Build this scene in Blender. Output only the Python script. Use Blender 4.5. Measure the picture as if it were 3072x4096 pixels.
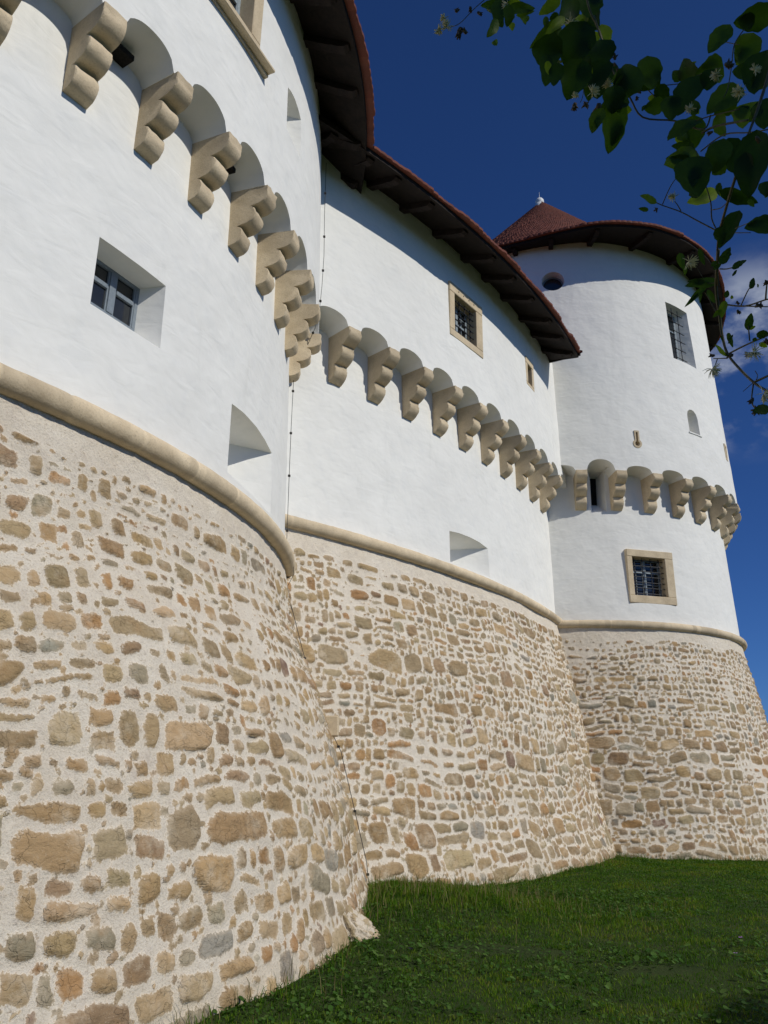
import bpy, math, random
import numpy as np
from mathutils import Vector, Matrix
rad = math.radians
for o in list(bpy.data.objects): bpy.data.objects.remove(o)
scene = bpy.context.scene
COL = scene.collection
EYE = 1.9

# ---------------------------------------------------------------- camera
cam_data = bpy.data.cameras.new("camera"); cam = bpy.data.objects.new("camera", cam_data); COL.objects.link(cam)
Fv = Vector((0.0, 0.948543, 0.316648)); Rv = Vector((0.999865, -0.005212, 0.015613)); Uv = Vector((-0.016460, -0.316605, 0.948414))
m = Matrix.Identity(4)
for i in range(3): m[i][0] = Rv[i]; m[i][1] = Uv[i]; m[i][2] = -Fv[i]
m[2][3] = EYE
cam.matrix_world = m
cam_data.sensor_fit = 'VERTICAL'; cam_data.sensor_height = 24; cam_data.lens = 780.04/1024*24
cam_data.clip_start = .05; cam_data.clip_end = 3000
scene.camera = cam
# ---------------------------------------------------------------- light
SUN = Vector((.656, -.439, .614)).normalized()
sun_el = math.asin(SUN.z); sun_az = math.atan2(SUN.x, SUN.y)
world = bpy.data.worlds.new("World"); scene.world = world; world.use_nodes = True
wn = world.node_tree.nodes; wl = world.node_tree.links; wn.clear()
wo = wn.new('ShaderNodeOutputWorld'); bg = wn.new('ShaderNodeBackground'); sky = wn.new('ShaderNodeTexSky')
sky.sky_type = 'NISHITA'; sky.sun_disc = False; sky.sun_elevation = sun_el; sky.sun_rotation = sun_az
sky.altitude = 300; sky.air_density = .75; sky.dust_density = .25; sky.ozone_density = 5.0
bg.inputs['Strength'].default_value = .075
# thin fair-weather clouds low in the eastern sky (part of the sky, by direction)
tc = wn.new('ShaderNodeTexCoord')
def wnode(t, **kw):
    n = wn.new(t)
    for k, v in kw.items(): setattr(n, k, v)
    return n
mp = wnode('ShaderNodeMapping'); mp.inputs['Scale'].default_value = (7, 7, 12)
wl.new(tc.outputs['Generated'], mp.inputs['Vector'])
nz = wnode('ShaderNodeTexNoise'); nz.inputs['Scale'].default_value = 1.0; nz.inputs['Detail'].default_value = 9; nz.inputs['Roughness'].default_value = .58
wl.new(mp.outputs[0], nz.inputs['Vector'])
sx = wnode('ShaderNodeSeparateXYZ'); wl.new(tc.outputs['Generated'], sx.inputs[0])
r1 = wnode('ShaderNodeMapRange', interpolation_type='SMOOTHSTEP'); r1.inputs['From Min'].default_value = .33; r1.inputs['From Max'].default_value = .39
wl.new(sx.outputs['X'], r1.inputs['Value'])
r2 = wnode('ShaderNodeMapRange', interpolation_type='SMOOTHSTEP'); r2.inputs['From Min'].default_value = .57; r2.inputs['From Max'].default_value = .49
wl.new(sx.outputs['Z'], r2.inputs['Value'])
r3 = wnode('ShaderNodeMapRange', interpolation_type='SMOOTHSTEP'); r3.inputs['From Min'].default_value = .44; r3.inputs['From Max'].default_value = .66
wl.new(nz.outputs['Fac'], r3.inputs['Value'])
m1 = wnode('ShaderNodeMath', operation='MULTIPLY'); wl.new(r1.outputs[0], m1.inputs[0]); wl.new(r2.outputs[0], m1.inputs[1])
m2 = wnode('ShaderNodeMath', operation='MULTIPLY'); wl.new(m1.outputs[0], m2.inputs[0]); wl.new(r3.outputs[0], m2.inputs[1])
r4 = wnode('ShaderNodeMapRange', interpolation_type='SMOOTHSTEP'); r4.inputs['From Min'].default_value = .34; r4.inputs['From Max'].default_value = .42; wl.new(sx.outputs['Z'], r4.inputs['Value'])
m4 = wnode('ShaderNodeMath', operation='MULTIPLY'); wl.new(m2.outputs[0], m4.inputs[0]); wl.new(r4.outputs[0], m4.inputs[1]); m2 = m4
m3 = wnode('ShaderNodeMath', operation='MULTIPLY'); wl.new(m2.outputs[0], m3.inputs[0]); m3.inputs[1].default_value = .85
mx = wnode('ShaderNodeMix', data_type='RGBA'); mx.inputs['B'].default_value = (6.6, 7.2, 8.2, 1)
tn = wnode('ShaderNodeMix', data_type='RGBA', blend_type='MULTIPLY'); tn.inputs['Factor'].default_value = 1; tn.inputs['B'].default_value = (.36, .60, .98, 1); wl.new(sky.outputs[0], tn.inputs['A'])
wl.new(m3.outputs[0], mx.inputs['Factor']); wl.new(tn.outputs['Result'], mx.inputs['A'])
wl.new(mx.outputs['Result'], bg.inputs['Color']); wl.new(bg.outputs[0], wo.inputs[0])

sl = bpy.data.lights.new("sun", 'SUN'); sl.energy = 2.95; sl.angle = rad(.5); sl.color = (1, .965, .88)
so = bpy.data.objects.new("sun", sl); COL.objects.link(so); so.rotation_euler = (-SUN).to_track_quat('-Z', 'Y').to_euler(); so.location = SUN*60
scene.view_settings.view_transform = 'Standard'; scene.view_settings.look = 'None'
scene.view_settings.exposure = 0; scene.view_settings.gamma = 1

# ---------------------------------------------------------------- helpers
def new_obj(name, me, parent=None, mats=()):
    o = bpy.data.objects.new(name, me); COL.objects.link(o)
    if parent: o.parent = parent
    for mt in mats:
        if mt: me.materials.append(mt)
    return o
def tag(o, label=None, cat=None, group=None, kind=None):
    if label: o['label'] = label
    if cat: o['category'] = cat
    if group: o['group'] = group
    if kind: o['kind'] = kind
    return o
def empty(name, loc, label, cat, group=None):
    o = bpy.data.objects.new(name, None); COL.objects.link(o); o.location = loc; o.empty_display_size = .3
    return tag(o, label, cat, group)
def grid_mesh(P, closed=False, flip=False, smooth=True, name='m', sharp=None):
    """P: (n, m, 3) lattice -> quads; closed wraps the first axis"""
    n, mm = P.shape[:2]
    idx = np.arange(n*mm).reshape(n, mm)
    if closed: idx = np.vstack([idx, idx[:1]])
    a = idx[:-1, :-1].ravel(); b = idx[1:, :-1].ravel(); c = idx[1:, 1:].ravel(); d = idx[:-1, 1:].ravel()
    q = np.stack([a, b, c, d] if not flip else [a, d, c, b], 1)
    return mesh_from(P.reshape(-1, 3), q, smooth, name, sharp)
def mesh_from(V, Q, smooth=True, name='m', sharp=None):
    me = bpy.data.meshes.new(name)
    V = np.asarray(V, dtype=np.float32); Q = np.asarray(Q, dtype=np.int32); k = Q.shape[1]
    me.vertices.add(len(V)); me.vertices.foreach_set('co', V.ravel())
    me.loops.add(Q.size); me.loops.foreach_set('vertex_index', Q.ravel())
    me.polygons.add(len(Q)); me.polygons.foreach_set('loop_start', np.arange(len(Q), dtype=np.int32)*k)
    me.update(calc_edges=True); me.validate()
    me.polygons.foreach_set('use_smooth', np.full(len(me.polygons), smooth))
    if sharp and smooth: me.set_sharp_from_angle(angle=rad(sharp))
    return me
class MB:
    """polygon soup builder"""
    def __init__(s): s.v = []; s.f = []; s.mi = []
    def add(s, vs, fs, mi=0):
        k = len(s.v); s.v += [tuple(x) for x in vs]; s.f += [tuple(i+k for i in f) for f in fs]; s.mi += [mi]*len(fs)
    def box(s, x0, x1, y0, y1, z0, z1, mi=0):
        v = [(x0,y0,z0),(x1,y0,z0),(x1,y1,z0),(x0,y1,z0),(x0,y0,z1),(x1,y0,z1),(x1,y1,z1),(x0,y1,z1)]
        s.add(v, [(0,3,2,1),(4,5,6,7),(0,1,5,4),(1,2,6,5),(2,3,7,6),(3,0,4,7)], mi)
    def prism(s, out, inn, x1, x0, mi=0):
        """closed prism: outline lists of (y,z): 'out' at x1, 'inn' at x0"""
        n = len(out); v = [(x1, y, z) for y, z in out]+[(x0, y, z) for y, z in inn]
        f = [tuple(range(n)), tuple(range(2*n-1, n-1, -1))]+[(i, i+n, (i+1) % n+n, (i+1) % n) for i in range(n)]
        s.add(v, f, mi)
    def tube(s, pts, r, n=6, mi=0):
        pts = [Vector(p) for p in pts]; rr = r if isinstance(r, (list, tuple)) else [r]*len(pts)
        ring = []; base = len(s.v); up = Vector((.13, .21, 1)).normalized()
        for i, p in enumerate(pts):
            t = (pts[min(i+1, len(pts)-1)]-pts[max(i-1, 0)]).normalized()
            a = t.cross(up)
            if a.length < .1: a = t.cross(Vector((1, 0, 0)))
            a.normalize(); b = t.cross(a)
            s.v += [tuple(p+(a*math.cos(2*math.pi*k/n)+b*math.sin(2*math.pi*k/n))*rr[i]) for k in range(n)]
        for i in range(len(pts)-1):
            for k in range(n):
                s.f.append((base+i*n+k, base+i*n+(k+1) % n, base+(i+1)*n+(k+1) % n, base+(i+1)*n+k)); s.mi.append(mi)
        s.f.append(tuple(base+k for k in range(n))[::-1]); s.f.append(tuple(base+(len(pts)-1)*n+k for k in range(n))); s.mi += [mi, mi]
    def mesh(s, name='m', smooth=False, sharp=None, bevel=0):
        me = bpy.data.meshes.new(name); me.from_pydata(s.v, [], s.f); me.validate(); me.update()
        if any(s.mi): me.polygons.foreach_set('material_index', s.mi)
        import bmesh
        bm = bmesh.new(); bm.from_mesh(me); bmesh.ops.recalc_face_normals(bm, faces=bm.faces)
        if bevel: bmesh.ops.bevel(bm, geom=list(bm.edges), offset=bevel, segments=1, affect='EDGES', profile=.5)
        bm.to_mesh(me); bm.free()
        if smooth or sharp:
            me.polygons.foreach_set('use_smooth', [True]*len(me.polygons))
            if sharp: me.set_sharp_from_angle(angle=rad(sharp))
        return me
def _h(ix, iy, seed):
    x = (ix.astype(np.int64)*374761393+iy.astype(np.int64)*668265263+seed*1442695041) & 0xffffffff
    x = ((x ^ (x >> 13))*1274126177) & 0xffffffff
    x = (x ^ (x >> 16)) & 0xffffff
    return x/float(0xffffff)
def vnoise(x, y, sc, seed=0, oct=1, rough=.5):
    x = np.asarray(x, float); y = np.asarray(y, float); tot = 0; amp = 1; na = 0
    for o in range(oct):
        u = x/sc*2**o; v = y/sc*2**o; iu = np.floor(u); iv = np.floor(v); fu = u-iu; fv = v-iv
        fu = fu*fu*(3-2*fu); fv = fv*fv*(3-2*fv); s = seed*17+o*101
        a = _h(iu, iv, s); b = _h(iu+1, iv, s); c = _h(iu, iv+1, s); d = _h(iu+1, iv+1, s)
        tot = tot+amp*(((a*(1-fu)+b*fu)*(1-fv)+(c*(1-fu)+d*fu)*fv)*2-1); na += amp; amp *= rough
    return tot/na
def sstep(a, b, x):
    t = np.clip((x-a)/(b-a), 0, 1); return t*t*(3-2*t)

# ---------------------------------------------------------------- materials
class NT:
    def __init__(s, name):
        s.m = bpy.data.materials.new(name); s.m.use_nodes = True; s.t = s.m.node_tree; s.t.nodes.clear()
        s.out = s.t.nodes.new('ShaderNodeOutputMaterial'); s.b = s.t.nodes.new('ShaderNodeBsdfPrincipled')
        s.t.links.new(s.b.outputs[0], s.out.inputs[0])
    def n(s, t, **kw):
        x = s.t.nodes.new(t)
        for k, v in kw.items(): setattr(x, k, v)
        return x
    def l(s, a, b): s.t.links.new(a, b)
    def coord(s, which='Object', scale=(1, 1, 1)):
        c = s.n('ShaderNodeTexCoord'); mp = s.n('ShaderNodeMapping'); mp.inputs['Scale'].default_value = scale
        s.l(c.outputs[which], mp.inputs['Vector']); return mp.outputs[0]
    def noise(s, vec, scale, detail=4, rough=.5, dist=0):
        x = s.n('ShaderNodeTexNoise'); x.inputs['Scale'].default_value = scale; x.inputs['Detail'].default_value = detail
        x.inputs['Roughness'].default_value = rough; x.inputs['Distortion'].default_value = dist; s.l(vec, x.inputs['Vector']); return x.outputs['Fac']
    def ramp(s, fac, stops):
        x = s.n('ShaderNodeValToRGB'); e = x.color_ramp.elements
        while len(e) < len(stops): e.new(.5)
        for i, (p, c) in enumerate(stops): e[i].position = p; e[i].color = (*c, 1) if len(c) == 3 else c
        s.l(fac, x.inputs[0]); return x.outputs[0]
    def rng(s, v, a, b, c=0, d=1, smooth=False):
        x = s.n('ShaderNodeMapRange'); 
        if smooth: x.interpolation_type = 'SMOOTHSTEP'
        x.inputs['From Min'].default_value = a; x.inputs['From Max'].default_value = b; x.inputs['To Min'].default_value = c; x.inputs['To Max'].default_value = d
        s.l(v, x.inputs['Value']); return x.outputs[0]
    def math(s, op, a, b=None):
        x = s.n('ShaderNodeMath', operation=op)
        for i, v in enumerate((a, b)):
            if v is None: continue
            if hasattr(v, 'links'): s.l(v, x.inputs[i])
            else: x.inputs[i].default_value = v
        return x.outputs[0]
    def mix(s, f, a, b, mode='MIX'):
        x = s.n('ShaderNodeMix', data_type='RGBA', blend_type=mode)
        for sock, v in ((x.inputs['Factor'], f), (x.inputs['A'], a), (x.inputs['B'], b)):
            if hasattr(v, 'links'): s.l(v, sock)
            else: sock.default_value = v if not isinstance(v, tuple) else ((*v, 1) if len(v) == 3 else v)
        return x.outputs['Result']
    def bump(s, h, strength=.3, dist=.02, prev=None):
        x = s.n('ShaderNodeBump'); x.inputs['Strength'].default_value = strength; x.inputs['Distance'].default_value = dist
        s.l(h, x.inputs['Height'])
        if prev is not None: s.l(prev, x.inputs['Normal'])
        return x.outputs[0]
    def fin(s, col=None, rough=.8, spec=.3, nrm=None):
        if col is not None:
            if hasattr(col, 'links'): s.l(col, s.b.inputs['Base Color'])
            else: s.b.inputs['Base Color'].default_value = (*col, 1)
        if hasattr(rough, 'links'): s.l(rough, s.b.inputs['Roughness'])
        else: s.b.inputs['Roughness'].default_value = rough
        s.b.inputs['Specular IOR Level'].default_value = spec
        if nrm is not None: s.l(nrm, s.b.inputs['Normal'])
        return s.m
def mat_plaster():
    t = NT('plaster'); v = t.coord()
    big = t.noise(v, .5, 4, .6); mid = t.noise(v, 3.2, 5, .55, .4); fine = t.noise(v, 60, 3, .6)
    vs = t.coord(scale=(.6, .6, 1.5)); tro = t.noise(vs, 3.6, 3, .45, .9)
    c = t.ramp(big, [(.3, (.79, .775, .725)), (.7, (.85, .835, .78))])
    c = t.mix(t.rng(mid, .45, .75, 0, .55, True), c, (.75, .745, .71))
    v2 = t.coord(scale=(2.2, 2.2, .5)); st = t.noise(v2, 1.0, 6, .65)
    c = t.mix(t.rng(st, .56, .8, 0, .5, True), c, (.66, .65, .60))
    sp = t.noise(v, 9, 6, .7); c = t.mix(t.rng(sp, .70, .78, 0, .6, True), c, (.5, .49, .45))
    b = t.bump(t.noise(v, 1.3, 3, .5), .5, .10); b = t.bump(tro, .20, .045, b); b = t.bump(mid, .15, .022, b); b = t.bump(fine, .14, .005, b)
    return t.fin(c, .9, .15, b)
def mat_masonry():
    t = NT('rubble_masonry'); v = t.coord()
    sd = t.n('ShaderNodeAttribute', attribute_name='sd').outputs['Fac']; ca = t.n('ShaderNodeAttribute', attribute_name='col').outputs['Color']
    n1 = t.noise(v, 26, 5, .65); n2 = t.noise(v, 90, 3, .6)
    e = t.math('ADD', sd, t.math('MULTIPLY', t.math('SUBTRACT', n1, .5), .085)); e = t.math('ADD', e, t.math('MULTIPLY', t.math('SUBTRACT', n2, .5), .022))
    mask = t.rng(e, -.006, .007, 1, 0, True)
    # stone
    vv = t.coord(scale=(1, 1, 2.2)); s1 = t.noise(vv, 9, 6, .65, .6); s2 = t.noise(v, 34, 5, .7)
    sc = t.mix(t.rng(s1, .3, .72, 0, .55), ca, t.mix(1, ca, (.50, .46, .40), 'MULTIPLY'))
    sc = t.mix(t.rng(s2, .5, .75, 0, .45), sc, t.mix(1, ca, (1.22, 1.2, 1.15), 'MULTIPLY'))
    big = t.noise(v, 4.5, 3, .5); sc = t.mix(t.rng(big, .5, .75, 0, .5, True), sc, (.40, .25, .12))
    dirt = t.noise(v, 55, 4, .8); sc = t.mix(t.rng(dirt, .60, .70, 0, .75), sc, (.60, .50, .37))
    edge = t.rng(e, -.030, -.004, 0, .35, True); sc = t.mix(edge, sc, (.55, .44, .31))
    vo = t.n('ShaderNodeTexVoronoi', feature='DISTANCE_TO_EDGE'); vo.inputs['Scale'].default_value = 2.4
    wv = t.n('ShaderNodeVectorMath', operation='ADD'); nn = t.n('ShaderNodeTexNoise'); nn.inputs['Scale'].default_value = 5; nn.inputs['Detail'].default_value = 4
    t.l(v, nn.inputs['Vector']); t.l(v, wv.inputs[0]); t.l(nn.outputs['Color'], wv.inputs[1]); t.l(wv.outputs[0], vo.inputs['Vector'])
    crack = t.rng(vo.outputs['Distance'], 0, .018, 1, 0, True)
    sc = t.mix(t.math('MULTIPLY', t.math('MULTIPLY', crack, t.rng(big, .50, .62)), .14), sc, (.16, .11, .06))
    sm = t.noise(v, 2.6, 6, .72); sc = t.mix(t.rng(sm, .47, .70, 0, .55, True), sc, (.66, .555, .41))
    # mortar
    m1_ = t.noise(v, 2.0, 4, .6); m2_ = t.noise(v, 48, 5, .75); m3_ = t.noise(v, 7, 5, .65)
    mc = t.ramp(m1_, [(.3, (.76, .665, .53)), (.7, (.86, .775, .64))])
    mc = t.mix(t.rng(m3_, .5, .8, 0, .6, True), mc, (.60, .51, .43))
    mc = t.mix(t.rng(m2_, .50, .72, 0, .75), mc, (.47, .385, .29))
    mc = t.mix(t.rng(m2_, .44, .30, 0, .6), mc, (.80, .73, .62))
    fl = t.noise(t.coord(scale=(1, 1, 2.4)), 17, 4, .6); mc = t.mix(t.rng(fl, .64, .69, 0, .65, True), mc, (.40, .30, .19))
    zz = t.n('ShaderNodeSeparateXYZ'); t.l(v, zz.inputs[0])
    mc = t.mix(t.rng(zz.outputs['Z'], .55, .0, 0, .35, True), mc, (.55, .44, .28))
    c = t.mix(mask, mc, sc)
    hm = t.math('MULTIPLY', t.math('ADD', m2_, t.math('MULTIPLY', m3_, 1.2)), t.math('SUBTRACT', 1, mask))
    hs = t.math('MULTIPLY', t.math('ADD', t.math('MULTIPLY', s1, 1.0), t.math('MULTIPLY', s2, .35)), mask)
    hs = t.math('SUBTRACT', hs, t.math('MULTIPLY', t.math('MULTIPLY', crack, mask), .35))
    b = t.bump(hm, .8, .030); b = t.bump(hs, .75, .035, b); b = t.bump(mask, .30, .012, b)
    return t.fin(c, .92, .2, b)
def mat_sandstone(name='sandstone', base=((.52, .415, .275), (.70, .575, .395)), pits=True):
    t = NT(name); v = t.coord(); oi = t.n('ShaderNodeObjectInfo')
    vr = t.n('ShaderNodeVectorMath', operation='ADD'); t.l(v, vr.inputs[0])
    cb = t.n('ShaderNodeCombineXYZ'); t.l(t.math('MULTIPLY', oi.outputs['Random'], 37.), cb.inputs[0]); t.l(cb.outputs[0], vr.inputs[1]); v = vr.outputs[0]
    n1 = t.noise(v, 3.0, 5, .6); n2 = t.noise(v, 45, 4, .7)
    c = t.ramp(n1, [(.3, base[0]), (.7, base[1])])
    at = t.n('ShaderNodeAttribute', attribute_name='tone').outputs['Fac']
    hs = t.n('ShaderNodeHueSaturation'); t.l(c, hs.inputs['Color']); t.l(t.math('ADD', t.math('ADD', .90, t.math('MULTIPLY', oi.outputs['Random'], .2)), at), hs.inputs['Value']); c = hs.outputs[0]
    c = t.mix(t.rng(n2, .52, .75, 0, .5), c, (.27, .21, .14)); 
    b = t.bump(n1, .3, .03); b = t.bump(n2, .5, .012, b)
    return t.fin(c, .9, .2, b)
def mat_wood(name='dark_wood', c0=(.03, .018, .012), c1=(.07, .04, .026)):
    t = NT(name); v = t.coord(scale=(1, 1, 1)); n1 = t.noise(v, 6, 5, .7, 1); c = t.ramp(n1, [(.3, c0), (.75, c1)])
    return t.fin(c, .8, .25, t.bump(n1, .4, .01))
def mat_tiles():
    t = NT('roof_tiles'); v = t.coord(); at = t.n('ShaderNodeAttribute', attribute_name='tone').outputs['Fac']
    c = t.ramp(at, [(0, (.12, .034, .022)), (.5, (.15, .042, .026)), (.85, (.18, .052, .031)), (1, (.13, .046, .032))])
    n = t.noise(v, 2.2, 6, .7); c = t.mix(t.rng(n, .45, .75, 0, .55), c, (.12, .055, .04)); n2 = t.noise(v, 40, 3, .6)
    c = t.mix(t.rng(n2, .55, .75, 0, .35), c, (.26, .11, .07))
    return t.fin(c, .8, .3, t.bump(n2, .4, .006))
def mat_simple(name, col, rough=.5, spec=.4, metal=0, nscale=None, c2=None):
    t = NT(name)
    if nscale:
        v = t.coord(); n = t.noise(v, nscale, 5, .65); c = t.ramp(n, [(.35, col), (.7, c2 or tuple(x*1.35 for x in col))]); b = t.bump(n, .25, .004); t.fin(c, rough, spec, b)
    else: t.fin(col, rough, spec)
    t.b.inputs['Metallic'].default_value = metal
    return t.m
def mat_leaf(name, stops, trans=.35):
    t = NT(name); at = t.n('ShaderNodeAttribute', attribute_name='tone').outputs['Fac']; c = t.ramp(at, stops)
    v = t.coord(); n = t.noise(v, 130 if 'vine' in name else 14, 3, .6); c = t.mix(t.rng(n, .45, .75, 0, .4), c, t.mix(1, c, (.55, .6, .5), 'MULTIPLY'))
    t.fin(c, .6, .35 if 'vine' in name else .10); tr = t.n('ShaderNodeBsdfTranslucent'); t.l(t.mix(1, c, (1.5, 1.7, .6), 'MULTIPLY'), tr.inputs['Color'])
    ms = t.n('ShaderNodeMixShader'); ms.inputs[0].default_value = trans; t.l(t.b.outputs[0], ms.inputs[1]); t.l(tr.outputs[0], ms.inputs[2]); t.l(ms.outputs[0], t.out.inputs[0])
    return t.m
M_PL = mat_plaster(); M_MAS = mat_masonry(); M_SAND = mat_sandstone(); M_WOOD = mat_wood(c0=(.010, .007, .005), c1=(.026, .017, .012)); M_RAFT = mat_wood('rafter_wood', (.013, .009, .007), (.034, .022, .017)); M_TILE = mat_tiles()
M_FRAME = mat_simple('painted_wood', (.17, .20, .23), .45, .4, 0, 30, (.23, .265, .29))
M_FRAME_PALE = mat_simple('pale_painted_wood', (.24, .29, .32), .45, .4, 0, 30, (.34, .39, .42))
M_GLASS = mat_simple('window_glass', (.016, .019, .022), .06, .6)
M_IRON = mat_simple('wrought_iron', (.018, .018, .02), .55, .4, .3, 60)
M_CABLE = mat_simple('cable_metal', (.05, .045, .04), .5, .4, .5)
M_DARK = mat_simple('void_shade', (.012, .011, .010), .95, .1, 0, 40, (.03, .028, .024))  # near-black colour painting the shade inside holes and slots
M_WHITE = mat_simple('white_cap', (.75, .76, .74), .5, .4)

# ---------------------------------------------------------------- the three bastions (lengths in metres, angles about each tower's axis)
TW = {
 'A': dict(c=(-11.380, 12.214), r=9.698, h1=3.477, bat=.0281, ov=.537, zb=6.98, zc=7.90, rise=.25, top=12.52, a0=-34.736, da=5.839, dq=-.0141, cw=.29, roll=0, tor=.138,
           prof=[(-1,0),(.3,.05),(1.0,.17),(1.4,.28),(2.15,.63),(2.7,.84),(3.2,1.0),(3.7,1.16),(4.1,1.28),(4.7,1.40),(5.2,1.50),(8,1.9)]),
 'B': dict(c=(-19.362, 33.769), r=26.845, h1=4.380, bat=.0279, ov=.626, zb=7.47, zc=8.49, rise=.20, top=12.60, a0=-46.858, da=2.370, dq=-.0044, cw=.32, roll=1, tor=.125,
           prof=[(-1,0),(.3,.05),(.95,.17),(1.9,.42),(2.7,.60),(3.6,.75),(4.4,.88),(5.3,1.08),(6,1.26),(7,1.46),(9,1.7)]),
 'C': dict(c=(6.642, 28.284), r=5.802, h1=4.271, bat=.0397, ov=.639, zb=7.72, zc=8.80, rise=.17, top=17.32, a0=-96.13, da=11.124, dq=-.0632, cw=.33, roll=1, tor=.115,
           prof=[(-1,0),(.3,.05),(.9,.13),(1.4,.23),(2.1,.35),(2.7,.45),(4,.70),(6,.98),(9,1.25)]),
}
for k, w in TW.items():
    for q in ('h1', 'zb', 'zc', 'top'): w[q] += EYE
def r_low(w, z): return w['r']-w['bat']*(z-w['h1'])
def r_up(w, z): return r_low(w, z)+w['ov']
SEED = {'A': 3, 'B': 11, 'C': 23}
def wob(k, s, z): return .011*vnoise(s, z, 1.7, SEED[k]+1, 2)+.005*vnoise(s, z, .45, SEED[k]+2, 2)
def pol(th, r, z):
    return np.stack(np.broadcast_arrays(np.cos(th)*r, np.sin(th)*r, z), -1)
ROOT = {}
ROOT['A'] = empty('bastion', (TW['A']['c'][0], TW['A']['c'][1], 0), 'nearest white round bastion at left on a sloping rubble base, with a splayed two-light window', 'tower')
ROOT['B'] = empty('bastion', (TW['B']['c'][0], TW['B']['c'][1], 0), 'middle white bastion with wide gentle curve between the near tower and the far cone-roofed tower', 'tower')
ROOT['C'] = empty('bastion', (TW['C']['c'][0], TW['C']['c'][1], 0), 'tall far round tower at right with red cone roof and white finial', 'tower')

# ---- rubble base ------------------------------------------------
PAL = np.array([(.47,.315,.155),(.50,.355,.19),(.43,.32,.18),(.45,.345,.20),(.40,.35,.245),(.50,.275,.115),(.55,.40,.225),(.34,.335,.285),(.37,.245,.14),(.47,.36,.225),(.28,.175,.14)])
PW = np.array([20,15,14,12,7,6,8,4,8,8,1.2]); PW = PW/PW.sum()
def base_wall(k, t0, t1, step, big, seed):
    w = TW[k]; rs = np.random.RandomState(seed); R = w['r']+.8
    th0, th1 = rad(t0), rad(t1); L = (th1-th0)*R; ztop = w['h1']-.10; zbot = -.35
    n = int(L/step)+1; mz = int((ztop-zbot)*1.06/step)+1
    S = np.linspace(0, L, n)[:, None]*np.ones((1, mz)); Z = np.linspace(zbot, ztop, mz)[None]*np.ones((n, 1))
    # warped layout coordinates
    U = S+.16*vnoise(S, Z, 1.3, seed, 2)+.035*vnoise(S, Z, .28, seed+5, 2)+.012*vnoise(S, Z, .09, seed+6, 2)
    V = Z+.17*vnoise(S, Z, 1.7, seed+1, 2)+.03*vnoise(S, Z, .25, seed+7, 2)+.012*vnoise(S, Z, .08, seed+8, 2)
    D = np.full(S.shape, .5); ID = np.zeros(S.shape, int); cols = []; hs = []; tl = []; cen = []
    ds = S[1, 0]-S[0, 0]; dz = Z[0, 1]-Z[0, 0]
    def put(cx, cy, hw, hh, ang, gap):
        """one rough stone: a rounded irregular polygon; refused where it would touch another"""
        pad = .16; ext = max(hw, hh)*1.1+.2
        i0 = max(0, int((cx-ext-pad)/ds)); i1 = min(n, int((cx+ext+pad)/ds)+1); j0 = max(0, int((cy-ext-pad-zbot)/dz)); j1 = min(mz, int((cy+ext+pad-zbot)/dz)+1)
        if i0 >= i1 or j0 >= j1: return False
        x = U[i0:i1, j0:j1]-cx; y = V[i0:i1, j0:j1]-cy; ca, sa = math.cos(ang), math.sin(ang); X = x*ca+y*sa; Y = -x*sa+y*ca; e = []
        nf = rs.randint(5, 9); a0 = rs.uniform(0, 6.28)
        for q in range(nf):
            a = a0+2*math.pi*(q+rs.uniform(-.28, .28))/nf; nx, ny = math.cos(a), math.sin(a)
            e.append(X*nx+Y*ny-rs.uniform(.90, 1.16)*math.hypot(hw*nx, hh*ny))
        bx = rs.uniform(.86, .98); e += [X-hw*bx, -X-hw*bx, Y-hh*bx+rs.uniform(-.12, .12)*X, -Y-hh*bx+rs.uniform(-.12, .12)*X]
        E = np.stack(e); kk = 22./max(.05, min(hw, hh)); kk = min(kk, 300); mxx = E.max(0); d = mxx+np.log(np.exp((E-mxx)*kk).sum(0))/kk
        sub = D[i0:i1, j0:j1]
        if (sub[d < gap*.5] < gap*.5).any(): return False
        mk = d < sub; sub[mk] = d[mk]; ID[i0:i1, j0:j1][mk] = len(cols)
        c = PAL[rs.choice(len(PAL), p=PW)]; c = c*.80+PAL[:8].mean(0)*.20; cols.append(c*rs.uniform(.74, 1.12)*(1+rs.uniform(-.025, .025, 3)))
        hs.append(rs.uniform(-.012, .030)); tl.append(rs.uniform(-.16, .16, 2)); cen.append((cx, cy)); return True
    area = L*(ztop-.3-zbot)
    v = zbot-.05                                       # rough courses of the larger stones first, then packing between them
    while v < ztop-.42:
        f = (v-zbot)/(ztop-zbot); h = rs.choice([.17, .23, .30, .38, .47], p=[.20, .29, .27, .16, .08])*big*(1.12-.34*f); h = min(h, ztop-.34-v)
        if h < .12: break
        u = -rs.uniform(0, .4)
        while u < L+.2:
            wd = h*rs.choice([.75, 1.05, 1.4, 1.8, 2.4], p=[.16, .28, .28, .18, .10])*rs.uniform(.85, 1.15); wd = min(wd, .95); g = rs.uniform(.010, .030)
            if rs.rand() < .80:
                if h > .27 and rs.rand() < .45:
                    p = rs.uniform(.36, .64)
                    put(u+wd/2, v+h*p/2, wd/2-g, h*p/2-g, rs.normal(0, .05), .012)
                    if rs.rand() < .5 and wd > .3: put(u+wd*.26, v+h*(1+p)/2, wd*.26-g, h*(1-p)/2-g, rs.normal(0, .05), .012); put(u+wd*.76, v+h*(1+p)/2, wd*.24-g, h*(1-p)/2-g, rs.normal(0, .05), .012)
                    else: put(u+wd/2, v+h*(1+p)/2, wd/2-g, h*(1-p)/2-g, rs.normal(0, .05), .012)
                else: put(u+wd/2, v+h/2+rs.uniform(-.02, .02), wd/2-g, h/2-g-rs.uniform(0, .025), rs.normal(0, .05), .012)
            u += wd
        v += h
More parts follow.
